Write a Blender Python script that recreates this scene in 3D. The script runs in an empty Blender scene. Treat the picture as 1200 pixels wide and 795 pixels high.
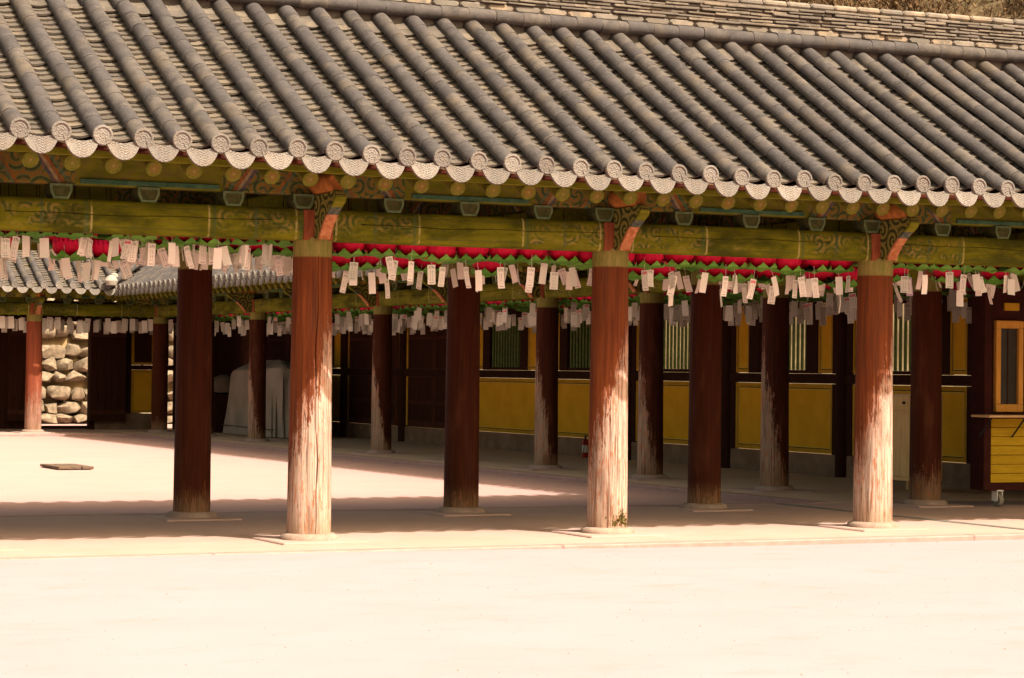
import bpy, math, random
from mathutils import Vector, Matrix
RN = random.Random(11)
scene = bpy.context.scene
COL = scene.collection
rad = math.radians

# ------------------------------------------------------------------ camera, world, sun, exposure
CAM = Vector((0, 0, 1.6)); F = 2780.14; YAW, PITCH, ROLL = .4506, .0132, .0115
FW = Vector((math.sin(YAW)*math.cos(PITCH), math.cos(YAW)*math.cos(PITCH), math.sin(PITCH)))
_rt = Vector((math.cos(YAW), -math.sin(YAW), 0)); _up = _rt.cross(FW)
RT = _rt*math.cos(ROLL)+_up*math.sin(ROLL); UP = -_rt*math.sin(ROLL)+_up*math.cos(ROLL)
cd = bpy.data.cameras.new('camera'); cam = bpy.data.objects.new('camera', cd); COL.objects.link(cam)
cd.sensor_width = 36; cd.lens = F/1200*36; cd.clip_start = .1; cd.clip_end = 2000
M = Matrix((RT, UP, -FW)).transposed().to_4x4(); M.translation = CAM
cam.matrix_world = M
scene.camera = cam

def px(p):
    d = Vector(p)-CAM; w = d.dot(FW)
    return 600+F*d.dot(RT)/w, 397.5-F*d.dot(UP)/w, w

SUN = Vector((.35, -.74, 1.0)).normalized()
elev = math.asin(SUN.z); azim = math.atan2(SUN.x, SUN.y)
w = bpy.data.worlds.new('World'); scene.world = w; w.use_nodes = True
nt = w.node_tree; bg = nt.nodes['Background']
sk = nt.nodes.new('ShaderNodeTexSky'); sk.sky_type = 'NISHITA'; sk.sun_disc = False
sk.sun_elevation = elev; sk.sun_rotation = azim; sk.air_density = .45; sk.dust_density = 4; sk.ozone_density = 0
wm = nt.nodes.new('ShaderNodeMix'); wm.data_type = 'RGBA'; wm.blend_type = 'MULTIPLY'; wm.inputs[0].default_value = 1
wm.inputs[7].default_value = (1, .84, .52, 1)      # the photograph's warm white balance
nt.links.new(sk.outputs[0], wm.inputs[6]); nt.links.new(wm.outputs[2], bg.inputs[0]); bg.inputs[1].default_value = .14
sd = bpy.data.lights.new('sun', 'SUN'); sd.energy = 2.7; sd.angle = rad(.5); sd.color = (1, .90, .80)
so = bpy.data.objects.new('sun', sd); COL.objects.link(so); so.location = (10, -10, 30)
so.rotation_euler = SUN.to_track_quat('Z', 'Y').to_euler()
vs = scene.view_settings; vs.view_transform = 'Standard'; vs.look = 'None'; vs.exposure = 1.95; vs.gamma = 1
try:
    scene.cycles.use_denoising = True
    scene.cycles.diffuse_bounces = 5; scene.cycles.max_bounces = 10
except Exception: pass

# ------------------------------------------------------------------ helpers
def tag(o, label=None, cat=None, group=None, kind=None):
    if label: o['label'] = label
    if cat: o['category'] = cat
    if group: o['group'] = group
    if kind: o['kind'] = kind
    return o

def inst(name, mesh, parent=None, loc=(0, 0, 0), rot=(0, 0, 0), scale=None):
    o = bpy.data.objects.new(name, mesh); COL.objects.link(o)
    o.location = loc; o.rotation_euler = rot
    if scale: o.scale = scale
    if parent: o.parent = parent
    return o

def empty(name, loc, rz=0):
    o = bpy.data.objects.new(name, None); COL.objects.link(o); o.location = loc; o.rotation_euler = (0, 0, rz)
    o.empty_display_size = .2
    return o

class MB:
    def __init__(s): s.v = []; s.f = []; s.uv = {}; s.mi = []
    def add(s, vs_, fs, mtx=None, mi=0):
        b = len(s.v)
        for p in vs_:
            p = Vector(p)
            s.v.append(tuple(mtx @ p) if mtx else tuple(p))
        for f in fs: s.f.append(tuple(i+b for i in f)); s.mi.append(mi)
        return b
    def box(s, x0, x1, y0, y1, z0, z1, c=0, mtx=None, mi=0):
        # box with chamfered edges along its longest axis and its end rims
        if c <= 0:
            vs_ = [(x, y, z) for z in (z0, z1) for y in (y0, y1) for x in (x0, x1)]
            fs = [(0, 2, 3, 1), (4, 5, 7, 6), (0, 1, 5, 4), (2, 6, 7, 3), (0, 4, 6, 2), (1, 3, 7, 5)]
            s.add(vs_, fs, mtx, mi); return
        d = (x1-x0, y1-y0, z1-z0); a = max(range(3), key=lambda i: d[i]); lo = (x0, y0, z0); hi = (x1, y1, z1)
        i, j = [(1, 2), (2, 0), (0, 1)][a]
        def ring(t, k):
            A0, A1, B0, B1 = lo[i]+k, hi[i]-k, lo[j]+k, hi[j]-k
            pts = [(A0+c, B0), (A1-c, B0), (A1, B0+c), (A1, B1-c), (A1-c, B1), (A0+c, B1), (A0, B1-c), (A0, B0+c)]
            out = []
            for p, q in pts:
                v = [0, 0, 0]; v[a] = t; v[i] = p; v[j] = q; out.append(tuple(v))
            return out
        rings = [ring(lo[a], c*.6), ring(lo[a]+c, 0), ring(hi[a]-c, 0), ring(hi[a], c*.6)]
        s.loft(rings, mtx, mi)
    def loft(s, rings, mtx=None, mi=0, caps=True):
        n = len(rings[0]); vs_ = [p for r in rings for p in r]; fs = []
        for k in range(len(rings)-1):
            for q in range(n):
                a, b = k*n+q, k*n+(q+1) % n
                fs.append((a, b, b+n, a+n))
        if caps:
            fs.append(tuple(reversed(range(n)))); fs.append(tuple(range((len(rings)-1)*n, len(rings)*n)))
        s.add(vs_, fs, mtx, mi)
    def tube(s, p0, p1, r0, r1=None, n=10, mtx=None, mi=0):
        r1 = r0 if r1 is None else r1
        p0 = Vector(p0); p1 = Vector(p1); q = (p1-p0).to_track_quat('Z', 'Y')
        rings = []
        for p, r in ((p0, r0), (p1, r1)):
            rings.append([tuple(p+q @ Vector((r*math.cos(2*math.pi*k/n), r*math.sin(2*math.pi*k/n), 0))) for k in range(n)])
        s.loft(rings, mtx, mi)
    def lathe(s, prof, n=16, mtx=None, mi=0, caps=True):
        s.loft([[(r*math.cos(2*math.pi*k/n), r*math.sin(2*math.pi*k/n), z) for k in range(n)] for r, z in prof], mtx, mi, caps)
    def sheet(s, fn, nu, nv, mtx=None, mi=0, flip=False):
        vs_ = [fn(i/nu, j/nv) for j in range(nv+1) for i in range(nu+1)]; fs = []
        for j in range(nv):
            for i in range(nu):
                a = j*(nu+1)+i; f = (a, a+1, a+nu+2, a+nu+1)
                fs.append(f[::-1] if flip else f)
        s.add(vs_, fs, mtx, mi)
    def quad_uv(s, pts, mtx=None, mi=0):
        s.add(pts, [(0, 1, 2, 3)], mtx, mi); s.uv[len(s.f)-1] = ((0, 0), (1, 0), (1, 1), (0, 1))
    def mesh(s, name, mats, smooth=False):
        me = bpy.data.meshes.new(name); me.from_pydata(s.v, [], s.f)
        for m in (mats if isinstance(mats, (list, tuple)) else [mats]): me.materials.append(m)
        if len(me.materials) > 1: me.polygons.foreach_set('material_index', s.mi)
        if s.uv:
            ul = me.uv_layers.new(name='UVMap')
            for fi, uvs in s.uv.items():
                for k, li in enumerate(me.polygons[fi].loop_indices): ul.data[li].uv = uvs[k]
        if smooth:
            me.polygons.foreach_set('use_smooth', [True]*len(me.polygons))
            try: me.set_sharp_from_angle(angle=rad(42))
            except Exception: pass
        me.update(); return me
    def build(s, name, mats, parent=None, loc=(0, 0, 0), rot=(0, 0, 0), smooth=False, kind=None):
        o = inst(name, s.mesh(name, mats, smooth), parent, loc, rot)
        if kind: o['kind'] = kind
        return o

# ------------------------------------------------------------------ material kit
class NT:
    def __init__(s, name, rough=.85, spec=.25):
        s.m = bpy.data.materials.new(name); s.m.use_nodes = True; s.t = s.m.node_tree
        s.b = s.t.nodes['Principled BSDF']; s.b.inputs['Roughness'].default_value = rough
        s.b.inputs['Specular IOR Level'].default_value = spec
    def n(s, typ, **k):
        x = s.t.nodes.new(typ)
        for a, b in k.items(): setattr(x, a, b)
        return x
    def set(s, sock, v):
        if hasattr(v, 'is_output'): s.t.links.new(v, sock)
        elif isinstance(v, (tuple, list)) and len(v) == 3 and sock.type == 'RGBA': sock.default_value = (*v, 1)
        else: sock.default_value = v
    def pos(s): return s.n('ShaderNodeNewGeometry').outputs['Position']
    def island(s):
        a = s.n('ShaderNodeNewGeometry').outputs['Random Per Island']; b = s.n('ShaderNodeObjectInfo').outputs['Random']
        return s.math('FRACT', s.math('ADD', a, b))
    def obj(s): return s.n('ShaderNodeTexCoord').outputs['Object']
    def uv(s): return s.n('ShaderNodeTexCoord').outputs['UV']
    def rnd(s): return s.n('ShaderNodeObjectInfo').outputs['Random']
    def scale(s, v, sc, off=(0, 0, 0)):
        x = s.n('ShaderNodeMapping'); s.set(x.inputs[0], v); x.inputs['Scale'].default_value = sc; x.inputs['Location'].default_value = off
        return x.outputs[0]
    def noise(s, v, sc, det=4, ro=.55, dist=0):
        x = s.n('ShaderNodeTexNoise'); s.set(x.inputs['Vector'], v); x.inputs['Scale'].default_value = sc
        x.inputs['Detail'].default_value = det; x.inputs['Roughness'].default_value = ro; x.inputs['Distortion'].default_value = dist
        return x.outputs[0]
    def vor(s, v, sc, feat='F1', rnd=1):
        x = s.n('ShaderNodeTexVoronoi', feature=feat); s.set(x.inputs['Vector'], v); x.inputs['Scale'].default_value = sc
        x.inputs['Randomness'].default_value = rnd
        return x.outputs['Distance']
    def ramp(s, f, stops):
        x = s.n('ShaderNodeValToRGB'); s.set(x.inputs[0], f); e = x.color_ramp.elements
        while len(e) < len(stops): e.new(.5)
        for k, (p, c) in enumerate(stops):
            e[k].position = p; e[k].color = (*c, 1) if isinstance(c, tuple) else (c, c, c, 1)
        return x.outputs[0]
    def mix(s, f, a, b, mode='MIX'):
        x = s.n('ShaderNodeMix', data_type='RGBA', blend_type=mode); s.set(x.inputs[0], f); s.set(x.inputs[6], a); s.set(x.inputs[7], b)
        return x.outputs[2]
    def n_col(s, v, sc):
        x = s.n('ShaderNodeTexNoise'); s.set(x.inputs['Vector'], v); x.inputs['Scale'].default_value = sc; return x.outputs['Color']
    def math(s, op, a, b=0, c=0):
        x = s.n('ShaderNodeMath', operation=op); s.set(x.inputs[0], a); s.set(x.inputs[1], b); s.set(x.inputs[2], c)
        return x.outputs[0]
    def sst(s, v, a, b):
        x = s.n('ShaderNodeMapRange', interpolation_type='SMOOTHSTEP'); s.set(x.inputs[0], v); x.inputs[1].default_value = a; x.inputs[2].default_value = b
        return x.outputs[0]
    def sep(s, v):
        x = s.n('ShaderNodeSeparateXYZ'); s.set(x.inputs[0], v); return x.outputs
    def comb(s, x_, y_, z_):
        x = s.n('ShaderNodeCombineXYZ'); s.set(x.inputs[0], x_); s.set(x.inputs[1], y_); s.set(x.inputs[2], z_); return x.outputs[0]
    def spiral(s, u, v, scale, freq, rnd=.6):
        # curling scrolls, one about each cell centre
        x = s.n('ShaderNodeTexVoronoi', voronoi_dimensions='2D'); s.set(x.inputs['Vector'], s.comb(u, v, 0)); x.inputs['Scale'].default_value = scale
        x.inputs['Randomness'].default_value = rnd; P = s.sep(x.outputs['Position'])
        du = s.math('SUBTRACT', u, P[0]); dv = s.math('SUBTRACT', v, P[1])
        d = s.math('SQRT', s.math('ADD', s.math('MULTIPLY', du, du), s.math('MULTIPLY', dv, dv)))
        return s.math('SINE', s.math('ADD', s.math('MULTIPLY', d, freq), s.math('MULTIPLY', s.math('ARCTAN2', dv, du), 2))), d
    def done(s, col, h=None, strength=.4, dist=.01, rough=None):
        s.set(s.b.inputs['Base Color'], col)
        if h is not None:
            x = s.n('ShaderNodeBump'); x.inputs['Strength'].default_value = strength; x.inputs['Distance'].default_value = dist
            s.set(x.inputs['Height'], h); s.t.links.new(x.outputs[0], s.b.inputs['Normal'])
        if rough is not None: s.set(s.b.inputs['Roughness'], rough)
        return s.m

def mat_tile(name, a, b, c, lich=.45, dirt=(.03, .024, .018)):
    k = NT(name, .85, .15); p = k.pos(); r = k.island()
    col = k.ramp(r, [(0, a), (.55, b), (1, c)])
    n1 = k.noise(p, 7, 6, .65); col = k.mix(k.sst(n1, .35, .7), col, tuple(x*.62 for x in b), 'MIX')
    n2 = k.noise(p, 34, 4, .7); col = k.mix(k.math('MULTIPLY', k.sst(n2, .58, .72), lich), col, (.18, .16, .12))
    n3 = k.noise(p, 2.2, 3); col = k.mix(k.math('MULTIPLY', k.sst(n3, .5, .75), .35), col, (.14, .105, .065))
    n4 = k.noise(p, 16, 5, .7); col = k.mix(k.math('MULTIPLY', k.sst(n4, .62, .8), .6), col, dirt)
    h = k.math('ADD', n1, k.math('MULTIPLY', n2, .4))
    return k.done(col, h, .35, .012)
TILE = mat_tile('roof tile', (.052, .0465, .0465), (.068, .0605, .059), (.092, .078, .066), .55)
PAN = mat_tile('pan tile', (.078, .067, .058), (.112, .094, .076), (.142, .115, .084), .4)
RIDGE = mat_tile('ridge tile', (.115, .102, .088), (.18, .157, .13), (.26, .195, .13), .3)

def mat_end(name, drip=False):
    k = NT(name, .85, .2); o = k.obj(); p = k.pos(); x, y, z = k.sep(o)
    if not drip:
        r = k.math('SQRT', k.math('ADD', k.math('MULTIPLY', x, x), k.math('MULTIPLY', z, z)))
        th = k.math('ARCTAN2', z, x)
        pet = k.math('ABSOLUTE', k.math('SINE', k.math('MULTIPLY', th, 4)))
        ring = k.math('SINE', k.math('MULTIPLY', r, 330))
        m = k.math('MULTIPLY', k.sst(r, .012, .02), k.math('SUBTRACT', 1, k.sst(r, .066, .074)))
        g = k.math('MULTIPLY', k.math('MULTIPLY', k.math('ADD', k.math('MULTIPLY', pet, .7), k.math('MULTIPLY', ring, .5)), 1), m)
        g = k.math('ADD', g, k.sst(k.noise(o, 60, 2), .4, .6))
    else:
        q = k.comb(k.math('ABSOLUTE', x), 0, z)
        d = k.math('SQRT', k.math('ADD', k.math('POWER', k.math('SUBTRACT', k.math('ABSOLUTE', x), .085), 2), k.math('POWER', k.math('ADD', z, .045), 2)))
        ring = k.math('SINE', k.math('MULTIPLY', d, 300))
        m = k.math('SUBTRACT', 1, k.sst(d, .03, .036))
        sc = k.math('SINE', k.math('ADD', k.math('MULTIPLY', z, 260), k.math('MULTIPLY', k.math('SINE', k.math('MULTIPLY', x, 90)), 2.2)))
        m2 = k.math('MULTIPLY', k.math('SUBTRACT', 1, k.sst(k.math('ABSOLUTE', x), .045, .06)), k.math('SUBTRACT', 1, k.sst(z, -.035, -.02)))
        g = k.math('ADD', k.math('MULTIPLY', ring, m), k.math('MULTIPLY', k.math('MULTIPLY', sc, m2), .8))
        g = k.math('ADD', g, k.sst(k.noise(o, 60, 2), .4, .6))
    base = k.ramp(k.rnd(), [(0, (.108, .097, .086)), (1, (.185, .166, .146))])
    col = k.mix(k.math('MULTIPLY', k.math('SUBTRACT', 1, k.sst(g, -.3, .5)), .5), base, (.075, .058, .043))
    n = k.noise(p, 9, 5); col = k.mix(k.math('MULTIPLY', k.sst(n, .45, .7), .5), col, (.14, .11, .085))
    return k.done(col, g, .7, .006)
ENDM = mat_end('tile end medallion'); DRIPM = mat_end('drip tile', True)

def mat_simple(name, a, b, sc=6, stretch=(1, 1, 1), bump=.3, rough=.85, spec=.07, fine=40):
    k = NT(name, rough, spec); p = k.scale(k.pos(), stretch)
    n = k.noise(p, sc, 6, .6); n2 = k.noise(p, fine, 3, .6)
    col = k.mix(k.sst(n, .3, .7), a, b)
    col = k.mix(k.math('MULTIPLY', k.sst(n2, .5, .75), .3), col, tuple(x*.5 for x in a))
    return k.done(col, k.math('ADD', n, k.math('MULTIPLY', n2, .5)), bump, .006)

def mat_column(name, fade, soft, dark, light, bare, side=.0, green=True, amount=1.0, ax=(.9, -.43)):
    k = NT(name, .8, .09); o = k.obj(); x, y, z = k.sep(o)
    off = k.math('MULTIPLY', k.rnd(), 37)
    q = k.comb(k.math('ADD', x, off), y, z)
    grain = k.noise(k.scale(q, (30, 30, 1.1)), 1, 5, .65)
    streak = k.noise(k.scale(q, (17, 17, .8)), 1, 6, .7)
    flake = k.noise(k.scale(q, (34, 34, 5)), 1, 6, .8)
    paint = k.mix(k.sst(grain, .3, .7), dark, light)
    paint = k.mix(k.math('MULTIPLY', k.sst(streak, .5, .7), .5), paint, tuple(c*1.35 for c in light))
    wood = k.mix(k.sst(grain, .3, .65), tuple(c*.72 for c in bare), bare)
    wood = k.mix(k.math('MULTIPLY', k.sst(flake, .52, .58), .75), wood, (.33, .10, .04))
    wood = k.mix(k.math('MULTIPLY', k.sst(streak, .53, .60), .6), wood, tuple(c*.45 for c in bare))
    # height below the fade line, plus the side the paint has lasted on
    f = k.math('DIVIDE', k.math('SUBTRACT', k.math('ADD', fade, k.math('MULTIPLY', k.math('SUBTRACT', k.rnd(), .5), .3)), z), soft)
    f = k.math('ADD', f, k.math('MULTIPLY', k.math('SUBTRACT', streak, .5), 4.2))
    f = k.math('ADD', f, k.math('MULTIPLY', k.math('SUBTRACT', flake, .5), 7.5))
    sd_ = k.math('ADD', k.math('MULTIPLY', x, ax[0]*5), k.math('MULTIPLY', y, ax[1]*5))
    f = k.math('ADD', f, k.math('MULTIPLY', sd_, side))
    m = k.math('MULTIPLY', k.sst(f, .1, .75), amount)
    col = k.mix(m, paint, wood)
    ck = k.noise(k.scale(q, (22, 22, .45)), 1, 2, .5)
    crack = k.sst(k.math('ABSOLUTE', k.math('SUBTRACT', ck, .5)), .0, .018)
    crk = k.math('MULTIPLY', k.math('SUBTRACT', 1, crack), k.math('ADD', k.math('MULTIPLY', m, .55), .12))
    col = k.mix(crk, col, (.05, .025, .015))
    dirt = k.math('MULTIPLY', k.math('SUBTRACT', 1, k.sst(k.math('ADD', z, k.math('MULTIPLY', streak, .25)), .12, .42)), .45)
    col = k.mix(dirt, col, (.22, .13, .065))
    big = k.noise(k.scale(q, (5, 5, 1.3)), 1, 4, .6)
    col = k.mix(k.math('MULTIPLY', k.math('SUBTRACT', 1, k.sst(big, .3, .5)), .55), col, (.10, .035, .014))
    ds = k.noise(k.scale(q, (40, 40, .7)), 1, 4, .6)
    col = k.mix(k.math('MULTIPLY', k.math('SUBTRACT', 1, k.sst(ds, .36, .44)), .6), col, (.05, .022, .012))
    if green:
        g = k.mix(k.sst(flake, .35, .65), (.13, .15, .03), (.24, .2, .06))
        gm = k.math('MULTIPLY', k.sst(z, 2.665, 2.685), k.sst(k.math('ADD', z, k.math('MULTIPLY', streak, -.0)), 2.60, 2.7))
        col = k.mix(k.math('MULTIPLY', gm, .85), col, g)
    return k.done(col, k.math('SUBTRACT', k.math('ADD', k.math('MULTIPLY', grain, .6), k.math('MULTIPLY', k.math('SUBTRACT', 1, m), .25)), crk), .55, .012)
COL_F = mat_column('weathered red column', 1.46, .36, (.075, .018, .006), (.145, .04, .011), (.42, .31, .245), 1.8)
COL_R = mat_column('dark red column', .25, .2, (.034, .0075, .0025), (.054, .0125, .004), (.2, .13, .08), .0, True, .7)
COL_W = mat_column('grey worn column', .75, .4, (.03, .007, .0025), (.048, .0115, .004), (.30, .22, .155), -3.0, True, .95, (.43, .9))
COL_D = mat_column('pale based red column', .75, .5, (.16, .04, .02), (.22, .055, .027), (.42, .30, .23), .2, True, .65)

def mat_paint_beam(name, L, zc, zh, base=(.072, .082, .004), base2=(.145, .145, .008), amt=.85, axis=0):
    # dancheong: faded olive field, scrolls and bands in the end zones
    k = NT(name, .85, .06); o = k.obj(); s_ = k.sep(o); x = s_[0]; z = s_[2]
    rn = k.math('MULTIPLY', k.rnd(), 19)
    q = k.comb(k.math('ADD', x, rn), s_[1], z)
    d = k.math('SUBTRACT', L/2, k.math('ABSOLUTE', x))
    zz = k.math('ABSOLUTE', k.math('DIVIDE', k.math('SUBTRACT', z, zc), zh))
    n = k.noise(k.scale(q, (2.2, 6, 11)), 1, 6, .65); n2 = k.noise(k.scale(q, (14, 30, 60)), 1, 4, .6)
    col = k.mix(k.sst(n, .3, .7), base, base2)
    ring, vd = k.spiral(k.sep(q)[0], z, 5.5, 95)
    pat = k.ramp(k.sst(ring, -.9, .9), [(0, (.025, .05, .018)), (.45, (.05, .085, .03)), (.7, (.20, .19, .05)), (1, (.24, .16, .04))])
    e1 = k.noise(k.scale(q, (5, 5, 9)), 1, 4, .7)
    zone = k.math('MULTIPLY', k.math('SUBTRACT', 1, k.sst(d, .98, 1.0)), k.sst(d, .13, .15))
    inner = k.math('MULTIPLY', zone, k.math('SUBTRACT', 1, k.sst(zz, .68, .74)))
    col = k.mix(k.math('MULTIPLY', k.math('MULTIPLY', inner, k.sst(e1, .38, .62)), .8*amt), col, pat)
    wr = k.noise(k.scale(q, (1.1, 3, 3.5)), 1, 6, .7)
    col = k.mix(k.math('MULTIPLY', k.math('SUBTRACT', 1, k.sst(wr, .38, .56)), .72), col, (.028, .034, .004))
    col = k.mix(k.math('MULTIPLY', k.sst(wr, .6, .72), .5), col, (.21, .17, .03))
    # upright bands
    for c0, wd, cc in ((1.02, .022, (.05, .085, .03)), (1.07, .012, (.36, .33, .12)), (.14, .02, (.05, .085, .03)), (.19, .012, (.36, .33, .12)), (.6, .018, (.05, .08, .035))):
        b = k.math('SUBTRACT', 1, k.sst(k.math('ABSOLUTE', k.math('SUBTRACT', d, c0)), wd*.7, wd))
        col = k.mix(k.math('MULTIPLY', b, k.math('MULTIPLY', k.sst(e1, .3, .55), .8*amt)), col, cc)
    # long border lines in the middle field
    b = k.math('SUBTRACT', 1, k.sst(k.math('ABSOLUTE', k.math('SUBTRACT', zz, .66)), .03, .06))
    b = k.math('MULTIPLY', k.math('MULTIPLY', b, k.sst(d, 1.08, 1.1)), k.sst(e1, .35, .5))
    col = k.mix(k.math('MULTIPLY', b, .6*amt), col, (.045, .06, .02))
    col = k.mix(k.math('MULTIPLY', k.sst(n2, .52, .7), .4), col, (.07, .06, .02))
    col = k.mix(k.math('MULTIPLY', k.sst(e1, .6, .75), .3), col, (.33, .27, .1))
    return k.done(col, k.math('ADD', n, n2), .35, .006)
BEAM_F = mat_paint_beam('painted beam', 3.28, 0, .15)
BEAM_W = mat_paint_beam('painted beam wide bay', 3.636, 0, .15, (.08, .088, .006), (.14, .138, .012))

def mat_paint_purlin(name, L):
    k = NT(name, .85, .06); o = k.obj(); x, y, z = k.sep(o)
    rn = k.math('MULTIPLY', k.rnd(), 23)
    q = k.comb(k.math('ADD', x, rn), 0, z)
    d = k.math('SUBTRACT', L/2, k.math('ABSOLUTE', x))
    n = k.noise(k.scale(q, (3, 6, 9)), 1, 5, .6)
    col = k.mix(k.sst(n, .3, .7), (.065, .085, .005), (.13, .138, .012))
    ring, vd = k.spiral(k.sep(q)[0], z, 5.2, 80)
    pat = k.ramp(k.sst(ring, -1, 1), [(0, (.02, .04, .015)), (.35, (.04, .10, .05)), (.55, (.18, .19, .06)), (.8, (.07, .08, .012)), (1, (.20, .10, .02))])
    zone = k.math('SUBTRACT', 1, k.sst(d, .92, .93))
    col = k.mix(k.math('MULTIPLY', zone, .8), col, pat)
    # diagonal ribbon of coloured bands near the end of the pattern
    dg = k.math('ADD', d, k.math('MULTIPLY', z, .7))
    for c0, cc in ((.66, (.05, .05, .1)), (.70, (.32, .25, .15)), (.74, (.24, .07, .02)), (.79, (.04, .12, .07)), (.30, (.22, .08, .02)), (.26, (.05, .12, .07))):
        b = k.math('SUBTRACT', 1, k.sst(k.math('ABSOLUTE', k.math('SUBTRACT', dg, c0)), .014, .022))
        col = k.mix(k.math('MULTIPLY', b, .6), col, cc)
    col = k.mix(k.math('MULTIPLY', k.sst(k.noise(q, 14, 5, .75), .45, .65), .7), col, (.10, .085, .03))
    return k.done(col, n, .3, .005)
PUR_F = mat_paint_purlin('painted purlin', 3.28); PUR_W = mat_paint_purlin('painted purlin wide bay', 3.636)

def mat_rafter_end():
    k = NT('painted rafter', .85, .06); o = k.obj(); x, y, z = k.sep(o); p = k.pos()
    r = k.math('SQRT', k.math('ADD', k.math('MULTIPLY', x, x), k.math('MULTIPLY', z, z))); th = k.math('ARCTAN2', z, x)
    pet = k.math('ADD', .038, k.math('MULTIPLY', k.math('ABSOLUTE', k.math('SINE', k.math('MULTIPLY', th, 4))), .016))
    inp = k.math('SUBTRACT', 1, k.sst(k.math('SUBTRACT', r, pet), -.003, .003))
    n = k.noise(p, 30, 4, .7)
    col = k.mix(k.sst(n, .35, .65), (.07, .085, .01), (.13, .125, .018))
    fl = k.mix(k.rnd(), (.11, .115, .015), (.15, .085, .02))
    fl = k.mix(k.sst(n, .4, .7), fl, (.11, .1, .025))
    front = k.math('SUBTRACT', 1, k.sst(y, .004, .008))
    col = k.mix(k.math('MULTIPLY', inp, front), col, fl)
    c0 = k.math('MULTIPLY', k.math('SUBTRACT', 1, k.sst(r, .012, .016)), front)
    col = k.mix(c0, col, (.17, .14, .04))
    side = k.mix(k.sst(k.noise(p, 6), .4, .6), (.065, .068, .008), (.115, .105, .015))
    col = k.mix(front, side, col)
    return k.done(col, n, .2, .004)
RAFT = mat_rafter_end()
OLIVE = mat_simple('olive board', (.075, .09, .005), (.145, .147, .012), 3, (1, 6, 6))
DKRED = mat_simple('dark red board', (.03, .008, .004), (.055, .012, .006), 5)
TEAL = mat_simple('turquoise paint', (.025, .075, .04), (.055, .12, .06), 12)
CUPG = mat_simple('green block paint', (.035, .05, .018), (.07, .075, .024), 14)
TEALG = mat_simple('block edge paint', (.065, .11, .05), (.12, .17, .075), 20)
REDW = mat_simple('red brown timber', (.16, .045, .02), (.24, .075, .03), 4, (5, 5, 1))
DARKW = mat_simple('dark brown timber', (.02, .007, .0035), (.034, .0115, .005), 4, (6, 6, 1), rough=.8)
DOORW = mat_simple('dark door timber', (.026, .009, .004), (.044, .015, .007), 3, (9, 9, .8), rough=.8)
ROOFUND = mat_simple('roof boards', (.055, .035, .018), (.08, .05, .028), 4)
YEL = mat_simple('yellow ochre plaster', (.50, .265, .012), (.58, .315, .018), 2.5, bump=.15, fine=70)
YELF = mat_simple('yellow ochre frame', (.34, .185, .014), (.42, .235, .02), 5, bump=.2)
YELP = mat_simple('pale ochre line', (.46, .33, .06), (.5, .36, .08), 5, bump=.1)
LATG = mat_simple('green lattice paint', (.08, .12, .035), (.13, .17, .05), 12)
BASEP = mat_simple('wall base plaster', (.14, .085, .05), (.21, .135, .085), 3)
SALM = mat_simple('salmon paint', (.24, .085, .03), (.40, .19, .09), 18, bump=.3)
STONEP = mat_simple('plinth granite', (.22, .155, .12), (.30, .22, .175), 9, bump=.5, fine=70)
BLUEP = mat_simple('blue paint', (.03, .045, .05), (.10, .11, .06), 25)
ORNG = mat_simple('orange timber', (.20, .085, .02), (.34, .14, .035), 9)

def mat_bracket():
    k = NT('bracket scroll paint', .85, .06); o = k.obj(); x, y, z = k.sep(o)
    ring, vd = k.spiral(y, z, 4.6, 85, .5)
    col = k.ramp(k.sst(ring, -1, 1), [(0, (.025, .035, .012)), (.3, (.05, .06, .015)), (.5, (.13, .13, .025)), (1, (.17, .155, .035))])
    n = k.noise(o, 25, 4, .7); col = k.mix(k.math('MULTIPLY', k.sst(n, .5, .7), .5), col, (.12, .11, .03))
    return k.done(col, ring, .3, .004)
BRKT = mat_bracket()

def mat_sand(name, a, b, c, sc=1.0):
    k = NT(name, .95, .05); p = k.pos()
    n = k.noise(p, .6*sc, 5, .6); n2 = k.noise(p, 60, 3, .7); n3 = k.noise(k.scale(p, (.8, 1.5, 1)), 1.5*sc, 7, .72)
    col = k.mix(k.sst(n, .3, .7), a, b)
    col = k.mix(k.math('MULTIPLY', k.sst(n3, .5, .75), .42), col, c)
    col = k.mix(k.math('MULTIPLY', k.sst(n2, .6, .75), .35), col, tuple(v*.7 for v in c))
    return k.done(col, k.math('ADD', k.math('MULTIPLY', n2, .5), k.math('MULTIPLY', n3, .6)), .5, .012)
SAND = mat_sand('pale sand', (.36, .221, .236), (.345, .210, .220), (.27, .155, .13))
YARD = mat_sand('courtyard sand', (.36, .232, .210), (.34, .220, .195), (.29, .175, .135))
EARTH = mat_sand('packed earth', (.36, .250, .215), (.33, .228, .188), (.27, .185, .138), 1.6)
EARTH_SHADE = mat_sand('packed earth lightened for shade', (.50, .36, .245), (.46, .325, .215), (.38, .265, .165), 1.6)  # packed earth again, its colour lightened to stand in for light under the wing roof
STONE = mat_simple('granite', (.34, .30, .24), (.44, .38, .30), 9, bump=.5, fine=90)
STONEW = mat_simple('field stone', (.12, .092, .062), (.25, .195, .135), 7, bump=1.5, fine=20)
MORTAR = mat_simple('dry earth bed', (.24, .165, .08), (.33, .235, .12), 3, bump=.7, fine=25)
DRYG = mat_simple('dry slope', (.10, .07, .038), (.19, .14, .075), .8, bump=.8, fine=9)

MOSS = mat_simple('moss', (.05, .045, .008), (.12, .09, .015), 40)
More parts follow.
